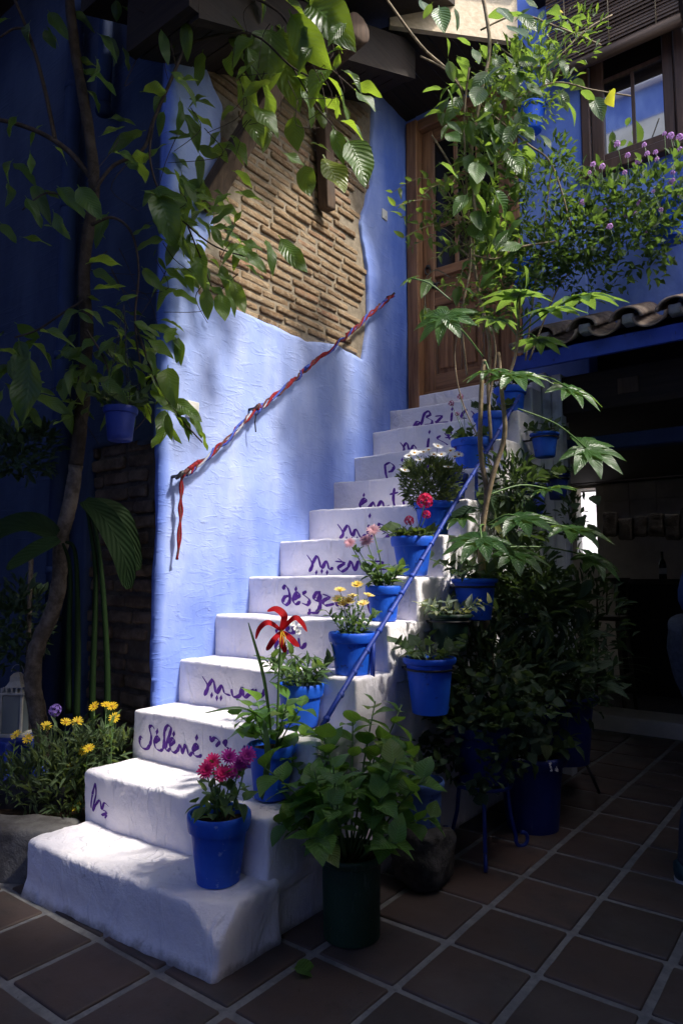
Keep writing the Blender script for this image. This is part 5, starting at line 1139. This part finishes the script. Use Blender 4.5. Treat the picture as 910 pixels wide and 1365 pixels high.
mini(sh, at(25, 830, 3.4), (.16, .16, .22), 500, .06, 'shade_leaf', 'foliage', .4, .2); mini(sh, at(20, 600, 3.35), (.22, .18, .12), 500, .06, 'shade_leaf', 'foliage', .4, .2)
MB().tube([at(40, 1000, 3.4), at(38, 860, 3.4), at(42, 740, 3.4)], .012, 8).build('trunk', 'bark', sh)
# ================================================================== fatsia with hand-shaped leaves
fa = thing('fatsia', 'tall fatsia with two bare stems and large hand-shaped leaves', 'shrub', (1.22, .86, 0))
def fp(l): return cat_rom([at(x, y, D) for x, y, D in l], 6)
for l, r0, r1 in (([(664, 1000, 3.2), (652, 860, 3.2), (640, 740, 3.22), (648, 660, 3.24), (640, 600, 3.27), (641, 520, 3.3), (645, 480, 3.32)], .016, .010), ([(650, 860, 3.2), (642, 720, 3.22), (655, 640, 3.22), (672, 580, 3.24), (668, 520, 3.27), (664, 470, 3.3)], .015, .009), ([(668, 520, 3.27), (685, 480, 3.3), (690, 440, 3.33), (692, 395, 3.4)], .009, .006)):
    P = fp(l); MB().tube(P, [lerp(r0, r1, i / (len(P) - 1)) for i in range(len(P))], 9, jit=.05).build('trunk', 'stem_brown', fa)
mb = MB(); FL = []
def fleaf(x, y, D, size, dx, dy, dz, nup=1., ncam=.2, j=None):
    """leaf whose blade centre is at pixel x,y and points along the given world direction"""
    p = at(x, y, D); d = Vector((dx, dy, dz)); me = PALM[len(FL) % 4]; FL.append(p)
    link(bpy.data.objects.new('leaf', me), fa, frame(p - d.normalized() * size * .15, d, ZV * nup + TOCAM * ncam + rdir() * .12, size))
    if j: q = at(*j); mb.tube(cat_rom([q, q.lerp(p, .5) + ZV * .03, p - d.normalized() * size * .15], 4), .0042, 6)
R_, F_ = RT, FH
def dcam(r, f, z): v = RT * r + FH * f; return v.x, v.y, z
fleaf(590, 425, 2.95, .165, *dcam(-.6, -.3, -.75), .7, .5, (643, 475, 3.28))
fleaf(545, 372, 3.25, .07, *dcam(-.7, 0, -.3), 1, .3, (600, 400, 3.2))
fleaf(685, 392, 3.35, .20, *dcam(-.7, -.35, .05), 1, .12, (692, 440, 3.33))
fleaf(735, 412, 3.3, .19, *dcam(.6, -.6, -.05), 1, .15, (692, 440, 3.33))
fleaf(780, 395, 3.45, .24, *dcam(.9, -.1, .05), 1, .15, (692, 445, 3.33))
fleaf(690, 500, 3.15, .18, *dcam(.3, -.7, -.35), .9, .4, (672, 520, 3.27))
fleaf(648, 495, 3.2, .13, *dcam(-.6, -.5, -.3), .9, .3, (645, 485, 3.3))
fleaf(765, 520, 3.5, .20, *dcam(.8, -.2, -.35), .8, .5, (690, 500, 3.3))
fleaf(790, 600, 3.45, .22, *dcam(.8, -.3, -.3), .8, .6, (690, 545, 3.3))
fleaf(660, 425, 3.45, .15, *dcam(-.3, .5, .2), 1, 0, (690, 450, 3.35))
fleaf(720, 455, 3.5, .16, *dcam(.5, .6, .0), 1, 0, (690, 450, 3.35))
fleaf(635, 720, 3.0, .19, *dcam(-.7, -.4, -.25), .9, .4, (645, 700, 3.22))
fleaf(700, 690, 3.1, .20, *dcam(.7, -.5, -.1), 1, .3, (648, 700, 3.22))
fleaf(770, 705, 3.3, .22, *dcam(.8, -.2, -.1), 1, .2, (650, 700, 3.22))
fleaf(795, 745, 3.4, .18, *dcam(.8, -.3, -.4), .8, .4, (655, 730, 3.22))
fleaf(690, 740, 3.0, .17, *dcam(.2, -.8, -.35), .9, .4, (648, 720, 3.22))
fleaf(610, 690, 3.3, .14, *dcam(-.8, .2, -.1), 1, .2, (645, 680, 3.22))
fleaf(735, 650, 3.35, .15, *dcam(.6, -.3, .1), 1, .2, (650, 660, 3.22))
o = mb.build('leaf_stalk', 'stem_green', fa); o['kind'] = 'stuff'

# ================================================================== climber hanging from the roof by the door
VD = 3.75
vn = thing('climbing_vine', 'climber hanging past the door on pale twisting stems', 'climber', at(645, 500, VD))
mbs = []
VS = ([(640, -20), (652, 60), (640, 130), (628, 200), (632, 280), (630, 340), (640, 400), (652, 460), (650, 520), (655, 600)], .010), ([(505, -15), (560, 60), (610, 110), (625, 180), (630, 250)], .007), ([(630, 340), (660, 345), (690, 330), (740, 322)], .006), ([(575, 180), (600, 220), (622, 270), (628, 330)], .005), ([(560, 75), (592, 92), (616, 120)], .005), ([(625, 90), (618, 160), (622, 260), (627, 350), (615, 420), (622, 500)], .006), ([(600, 370), (580, 360), (566, 375), (567, 410)], .004), ([(640, 40), (690, 20), (740, 35), (800, 60)], .005), ([(660, 60), (720, 90), (780, 40), (815, 20)], .004), ([(640, 140), (700, 190), (735, 220), (760, 300)], .005), ([(617, 420), (606, 470), (614, 530), (640, 590), (660, 630)], .0035), ([(690, 130), (740, 110), (790, 120), (840, 128)], .004), ([(650, 420), (660, 470), (650, 540)], .006)
for l, r in VS:
    P = cat_rom([at(x, y, VD + .12 * noise.noise(Vector((x * .01, y * .008, r * 900)))) for x, y in l], 6); MB().tube(P, r, 7, jit=.08).build('stem', 'stem_brown', vn)
VL = leaf_pool('vine_leaf', 5, w=.22, curl=.3, fold=.3, base=.84, tip=.85, seg=8)
VPX = """560,0,573,20 585,10,590,40 605,10,610,40 575,5,565,25 595,50,600,75 610,75,628,90 615,110,640,118 600,85,612,105 640,95,662,110 660,75,668,105 685,50,690,75 680,35,695,50 700,70,720,80 650,130,672,150 665,110,690,140 620,110,592,125 600,130,575,145 640,150,655,180 655,165,675,190 690,150,700,180 665,165,660,200 625,160,632,195 700,110,720,130 715,90,730,110 640,60,655,80 610,50,625,60 690,80,715,85 630,65,640,85 655,150,630,165 675,200,695,230 648,195,672,225 640,215,650,250 670,225,700,255 630,240,622,280 660,255,680,290 640,275,650,310 655,300,672,330 680,215,705,240 625,300,640,320 690,310,700,340 650,330,668,360 705,60,735,70 725,60,745,50 735,40,755,35 745,30,765,40 720,35,740,25 690,20,712,28 760,25,782,20 770,45,790,35 700,0,715,12 665,10,680,25 730,15,742,5 790,130,802,155 775,120,790,135 745,120,755,140 760,110,775,118 690,170,712,180 700,195,712,215 720,180,735,195 640,240,660,262 675,110,700,125 652,100,680,98 690,95,718,102 612,130,600,158 596,118,610,140 640,320,630,352 670,345,685,372 655,365,640,385"""
for s in VPX.split():
    x0, y0, x1, y1 = map(float, s.split(',')); leaf_px(vn, VL, x0, y0, x1, y1, VD + rnd(-.22, .15), rnd(1.0, 1.35), rnd(.4, 1.2), .10)
for _ in range(190):
    x, y = random.choice(((rnd(585, 700), rnd(80, 220)), (rnd(610, 690), rnd(200, 430)), (rnd(585, 700), rnd(60, 370)), (rnd(660, 760), rnd(10, 140)), (rnd(620, 700), rnd(150, 350)))); a = rnd(0, 3.4); L = rnd(16, 32); leaf_px(vn, VL, x, y, x + L * math.cos(a), y + L * math.sin(a), VD + rnd(-.2, .25), rnd(1, 1.3), .8, .08)
for x, y in ((548, 37), (690, 288), (765, 285)):
    pass
for x0, y0, x1, y1 in ((746, 16, 752, 10), (812, 122, 815, 136)): leaf_px(vn, leaf_pool('yellow_leaf', 1, w=.3), x0, y0, x1, y1 + 4, VD - .1, 1.3, .6)
mini(vn, at(695, 110, VD), (.26, .22, .25), 420, .050, 'jasmine_leaf', 'foliage', .3, .1); mini(vn, at(740, 60, VD), (.28, .2, .12), 200, .045, 'jasmine_leaf', 'foliage', .3, .1); mini(vn, at(655, 180, VD), (.2, .16, .30), 240, .06, 'jasmine_leaf', 'foliage', .3, .1); mini(vn, at(650, 380, VD), (.16, .14, .3), 200, .055, 'jasmine_leaf', 'foliage', .3, .1); mini(vn, at(640, 250, VD + .05), (.18, .14, .45), 360, .055, 'jasmine_leaf', 'foliage', .26, .1)
js = thing('jasmine', 'sprawling fine-leaved jasmine beside the door latch', 'climber', at(565, 300, 3.7))
paths = []
for x, y in ((520, 258), (533, 290), (545, 330), (560, 262), (575, 300), (590, 330), (535, 318), (600, 280), (555, 300), (580, 345), (610, 310), (525, 275), (570, 250), (600, 250), (590, 380)): paths.append(cat_rom([at(628, 320 + rnd(-40, 30), 3.72), at((x + 628) / 2, y + rnd(-25, 0), 3.7), at(x, y, 3.66 + rnd(-.1, .1))], 4))
stems_mesh(paths, .0024, 'stem', 'stem_brown', js); JL = leaf_pool('jasmine_leaf', 4, w=.19, curl=.3); leafy(js, JL, paths, .07, 8, .35, .9, -.05, 1.1)
for x0, y0, x1, y1 in ((573, 372, 560, 398), (566, 410, 556, 432), (566, 410, 575, 432), (575, 415, 590, 425)): leaf_px(js, JL, x0, y0, x1, y1, 3.6, 1.2)
# lantana and shrubs on the eave
la = thing('lantana', 'sprawling shrub with lilac flower heads under the window', 'shrub', (1.75, 1.85, 2.75))
CL = lambda p: p.y < 2.05 and p.z > 2.62
for x, y, D, r, n in ((850, 275, 3.75, .26, 300), (885, 250, 3.7, .24, 240), (810, 300, 3.8, .27, 320), (785, 260, 3.85, .18, 150), (760, 320, 3.8, .24, 240), (840, 335, 3.75, .24, 220), (890, 305, 3.65, .2, 160)): mini(la, at(x, y, D), (r, r * .8, r * .8), n, .052, 'lantana_leaf', 'foliage', .5, .0, .3, clip=CL)
paths = []
li_ = ball_me('petal_lilac', 16, pet=.45)
for x, y in ((893, 181), (905, 183), (885, 178), (822, 192), (790, 219), (836, 207), (862, 205), (873, 203), (858, 193), (896, 230), (895, 242), (802, 222), (832, 230), (851, 271), (835, 287), (846, 285), (812, 302), (875, 212), (785, 230), (850, 215), (905, 200), (870, 255), (820, 262), (805, 280), (880, 280), (795, 300), (860, 310), (830, 250), (900, 262), (775, 270)):
    q = at(x, y, 3.66 + rnd(-.1, .1)); paths.append([q - ZV * .12 + rdir() * .03 + Vector((0, .05, 0)), q]); bloom(la, li_, q, ZV + TOCAM * .6 + rdir() * .3, rnd(.010, .020))
stems_mesh(paths, .0024, 'stem', 'stem_green', la)
sw = thing('eave_shrub', 'dense small-leaved shrub spilling between door and tiled eave', 'shrub', (1.1, 1.85, 2.6))
for x, y, r, n in ((720, 260, .24, 330), (745, 330, .27, 380), (710, 350, .22, 320), (775, 370, .2, 200), (730, 215, .15, 150), (690, 390, .18, 200)): mini(sw, at(x, y, 3.85), (r, r * .7, r * .85), n, .050, 'lantana_leaf', 'foliage', .36, .15, .2, clip=lambda p: p.y < 2.04)
stems_mesh([cat_rom([at(700, 480, 3.8), at(710, 400, 3.85), at(725, 300, 3.85), at(735, 220, 3.85)], 5), cat_rom([at(705, 480, 3.8), at(740, 390, 3.85), at(770, 350, 3.85)], 5)], .006, 'stem', 'stem_brown', sw)
for px, py, y, r, h, m_, lab in ((708, 176, 1.95, .095, .17, 'cobalt_pot', 'bright blue pot fixed high on the wall between door and window'), (893, 322, 1.93, .125, .2, 'cobalt_pot', 'blue pot on the wall at right edge under the lilac flowers'), (700, 385, 1.9, .10, .17, 'cobalt_pot', 'blue pot on the wall behind the fatsia leaves')):
    c = on(px, py, 'y', y); t = thing('wall_pot', lab, 'pot', c, 'blue pots fixed to the upper wall'); pot(t, c, r, h, m_, .16, .66)
    MB().box((c.x - .012, c.y + r * .8, c.z + h * .7), (c.x + .012, 2.085, c.z + h * .75)).build('bracket', 'black_iron', t, smooth=False); mini(t, c + ZV * (h + .03), (r, r * .8, .08), 160, .045, 'lantana_leaf', 'foliage', .4, .2)

# undergrowth between the pots along the stair side
ug = thing('shade_plants', 'dark tangle of foliage along the stair side near the white post', 'plant', (1.25, 1.4, 0))
for x, y, D, r, n, m_ in ((690, 700, 3.5, .13, 200, 'shade_leaf'), (770, 820, 3.6, .25, 420, 'shade_leaf'), (680, 640, 3.5, .14, 240, 'shade_leaf'), (745, 870, 3.4, .2, 320, 'shade_leaf'), (650, 880, 3.1, .16, 260, 'shade_leaf'), (700, 800, 3.3, .2, 380, 'shade_leaf'), (690, 900, 3.2, .2, 380, 'shade_leaf'), (760, 900, 3.3, .2, 340, 'shade_leaf'), (700, 770, 3.3, .16, 260, 'shade_leaf')): mini(ug, at(x, y, D), (r, r, r), n, .065, m_, 'foliage', .3, .1, clip=lambda p: p.x > 1.06 and not (p.y > 1.9 and p.x < 1.2))
UL = leaf_pool('shade_leaf', 4, w=.2, curl=.4)
for x, y in ((765, 670), (790, 660), (770, 690), (792, 700), (764, 705), (788, 722), (770, 725), (776, 655)): leaf_px(ug, SR, x, y, x + rnd(-16, 16), y + rnd(8, 22), rnd(3.6, 3.9), 1.1, .5)
mini(ug, at(762, 690, 3.9), (.05, .05, .16), 90, .05, 'shade_leaf', 'foliage', .5, .1)
for _ in range(110):
    x, y = random.choice(((rnd(630, 700), rnd(640, 930)), (rnd(680, 800), rnd(770, 930)), (rnd(680, 800), rnd(770, 930)))); a = rnd(-.5, 3.6); L = rnd(30, 60); leaf_px(ug, UL, x, y, x + L * math.cos(a), y + L * math.sin(a), rnd(3.2, 3.7), 1, .8, .1)

# ================================================================== person walking out of the picture at the right
pe = thing('person', 'person in blue shirt, grey jeans and dark sneakers stepping out at right', 'person', (2.15, .75, 0))
PD = 2.70
def jp(x, y, l=0): return at(x, y, PD) + FH * l
def skin(name, joints, edges, mat, sub=2, root=0):
    me = bpy.data.meshes.new(name); me.from_pydata([tuple(j[0]) for j in joints], edges, []); o = bpy.data.objects.new(name, me); me.materials.append(MATS[mat]); link(o, pe)
    m = o.modifiers.new('skin', 'SKIN'); m.use_smooth_shade = True
    for i, j in enumerate(joints):
        sv = me.skin_vertices[0].data[i]; r = j[1]; sv.radius = r if hasattr(r, '__len__') else (r, r); sv.use_root = (i == root)
    s_ = o.modifiers.new('sub', 'SUBSURF'); s_.levels = sub; s_.render_levels = sub; return o
pel = jp(938, 850); hipB = jp(934, 880, -.09); kneeB = jp(934, 1010, -.09); ankB = jp(909, 1142, -.09); hipF = jp(944, 880, .09); kneeF = jp(990, 1010, .09); ankF = jp(1000, 1150, .09)
chest = jp(990, 690); neck = jp(1006, 612); head = jp(1014, 560); shN = jp(1002, 632, -.19); shF = jp(1002, 632, .19); elN = jp(1000, 735, -.24); wrN = jp(1035, 810, -.25); elF = jp(1012, 740, .24); wrF = jp(1050, 800, .22)
skin('body', [(pel, .12), (jp(962, 770), .115), (chest, .13), (jp(1002, 640), .07), (neck, .05), (head, .085), (jp(1016, 535), .08), (shN, .05), (elN, .038), (wrN, .026), (shF, .05), (elF, .038), (wrF, .026), (hipB, .07), (kneeB, .05), (ankB, .036), (hipF, .07), (kneeF, .05), (ankF, .036)],
     [(0, 1), (1, 2), (2, 3), (3, 4), (4, 5), (5, 6), (3, 7), (7, 8), (8, 9), (3, 10), (10, 11), (11, 12), (0, 13), (13, 14), (14, 15), (0, 16), (16, 17), (17, 18)], 'skin')
mb = MB()
for a_, b_, c_, sg in ((hipB, kneeB, ankB, -1), (hipF, kneeF, ankF, 1)):
    t0 = pel + FH * (.05 * sg) + ZV * .05; P = cat_rom([t0, a_, a_.lerp(b_, .5) - RT * .01, b_, b_.lerp(c_, .5) - RT * .015, c_], 5); n = len(P)
    R0 = [.105, .108, .092, .072, .066, .058]; mb.tube(P, [lerp(R0[min(i // 5, 4)], R0[min(i // 5, 4) + 1], (i % 5) / 5 if i < n - 1 else 1) * (1 + .025 * math.sin(i * 2.1)) for i in range(n)], 18)
mb.build('jeans', 'denim_grey', pe)
skin('shirt', [(jp(937, 838), (.165, .155)), (jp(962, 770), .150), (chest, .165), (jp(1002, 640), .085), (jp(1005, 622), .06), (shN, .075), (jp(1001, 700, -.22), .066), (shF, .075), (jp(1006, 700, .22), .062)], [(0, 1), (1, 2), (2, 3), (3, 4), (3, 5), (5, 6), (3, 7), (7, 8)], 'shirt_blue')
def hand(w_, d, side):
    d = Vector(d).normalized(); lat = d.cross(ZV).normalized() * side; pk_ = w_ + d * .075
    J = [(w_, .025), (w_ + d * .04, (.035, .018)), (pk_, (.036, .016))]; E_ = [(0, 1), (1, 2)]
    for i, L in enumerate((.06, .072, .068, .052)):
        b = pk_ + lat * (i - 1.5) * .019; k = len(J); J += [(b, .0095), (b + d * L * .55 - lat.cross(d) * .008, .0088), (b + d * L - lat.cross(d) * .025, .0078)]; E_ += [(2, k), (k, k + 1), (k + 1, k + 2)]
    k = len(J); b = w_ + d * .025 + lat * .035; J += [(b, .011), (b + d * .035 + lat * .012, .0095)]; E_ += [(1, k), (k, k + 1)]
    skin('hand', J, E_, 'skin', 1)
hand(wrN, wrN - elN, 1); hand(wrF, wrF - elF, -1)
bm = bmesh.new(); bmesh.ops.create_uvsphere(bm, u_segments=20, v_segments=14, radius=1)
for v in bm.verts: v.co = head + RT * (v.co.x * .098 - .008) + FH * (v.co.y * .080) + ZV * (v.co.z * .105 + .03)
bmesh.ops.delete(bm, geom=[v for v in bm.verts if (v.co - head).dot(RT) > .045 and (v.co - head).z < .07], context='VERTS'); bm_obj('hair', bm, 'hair', pe)
mb = MB().tube([head + RT * .075 + ZV * .01, head + RT * .108 - ZV * .012, head + RT * .085 - ZV * .025], [.012, .013, .008], 8); mb.build('nose', 'skin', pe)
for s_ in (-1, 1): MB().lathe([(0, -.010), (.008, -.006), (.010, 0), (.008, .006), (0, .010)], head + RT * .078 + FH * (.032 * s_) + ZV * .018, 10).build('eye', 'rope_white', pe); MB().lathe([(0, -.028), (.012, -.015), (.015, .01), (.008, .028), (0, .030)], head + FH * (.086 * s_) - RT * .01, 10).build('ear', 'skin', pe)
MB().tube([head + RT * .084 - ZV * .045 - FH * .022, head + RT * .092 - ZV * .046, head + RT * .084 - ZV * .045 + FH * .022], .006, 6).build('mouth', 'petal_wine', pe)
def shoe(heel, toe, up):
    heel, toe = Vector(heel), Vector(toe); d = (toe - heel).normalized(); lat = d.cross(up).normalized(); up = lat.cross(d); L = (toe - heel).length
    def loft(rows, mat, nm):
        mb = MB(); n = 12; vs = []; fs = []
        for v, hw, z0, z1 in rows:
            for k in range(n):
                a = 2 * math.pi * k / n; cx_, sz = math.cos(a), math.sin(a); sx_ = abs(cx_) ** .7 * (1 if cx_ > 0 else -1); ss = abs(sz) ** .7 * (1 if sz > 0 else -1); vs.append(heel + d * (v * L) + lat * (sx_ * hw) + up * (lerp(z0, z1, .5 + .5 * ss)))
        for i in range(len(rows) - 1):
            for k in range(n): fs.append((i * n + k, i * n + (k + 1) % n, (i + 1) * n + (k + 1) % n, (i + 1) * n + k))
        fs += [tuple(range(n - 1, -1, -1)), tuple((len(rows) - 1) * n + k for k in range(n))]
        mb.add(vs, fs).build(nm, mat, pe)
    loft([(0, .02, .02, .06), (.04, .036, .016, .085), (.2, .040, .014, .095), (.42, .041, .014, .080), (.65, .047, .014, .060), (.88, .042, .014, .048), (1, .018, .016, .032)], 'shoe_teal', 'shoe')
    loft([(-.01, .020, 0, .02), (.04, .040, 0, .026), (.3, .042, .002, .022), (.65, .050, 0, .020), (.9, .045, 0, .020), (1.01, .018, .006, .020)], 'shoe_sole', 'shoe_sole')
hb = jp(888, 1166, -.09); tb = jp(955, 1212, -.09); tb.z = max(tb.z, .012); shoe(hb, tb, ZV)
hf = ankF - RT * .06; hf.z = .008; shoe(hf, hf + RT * .26, ZV)
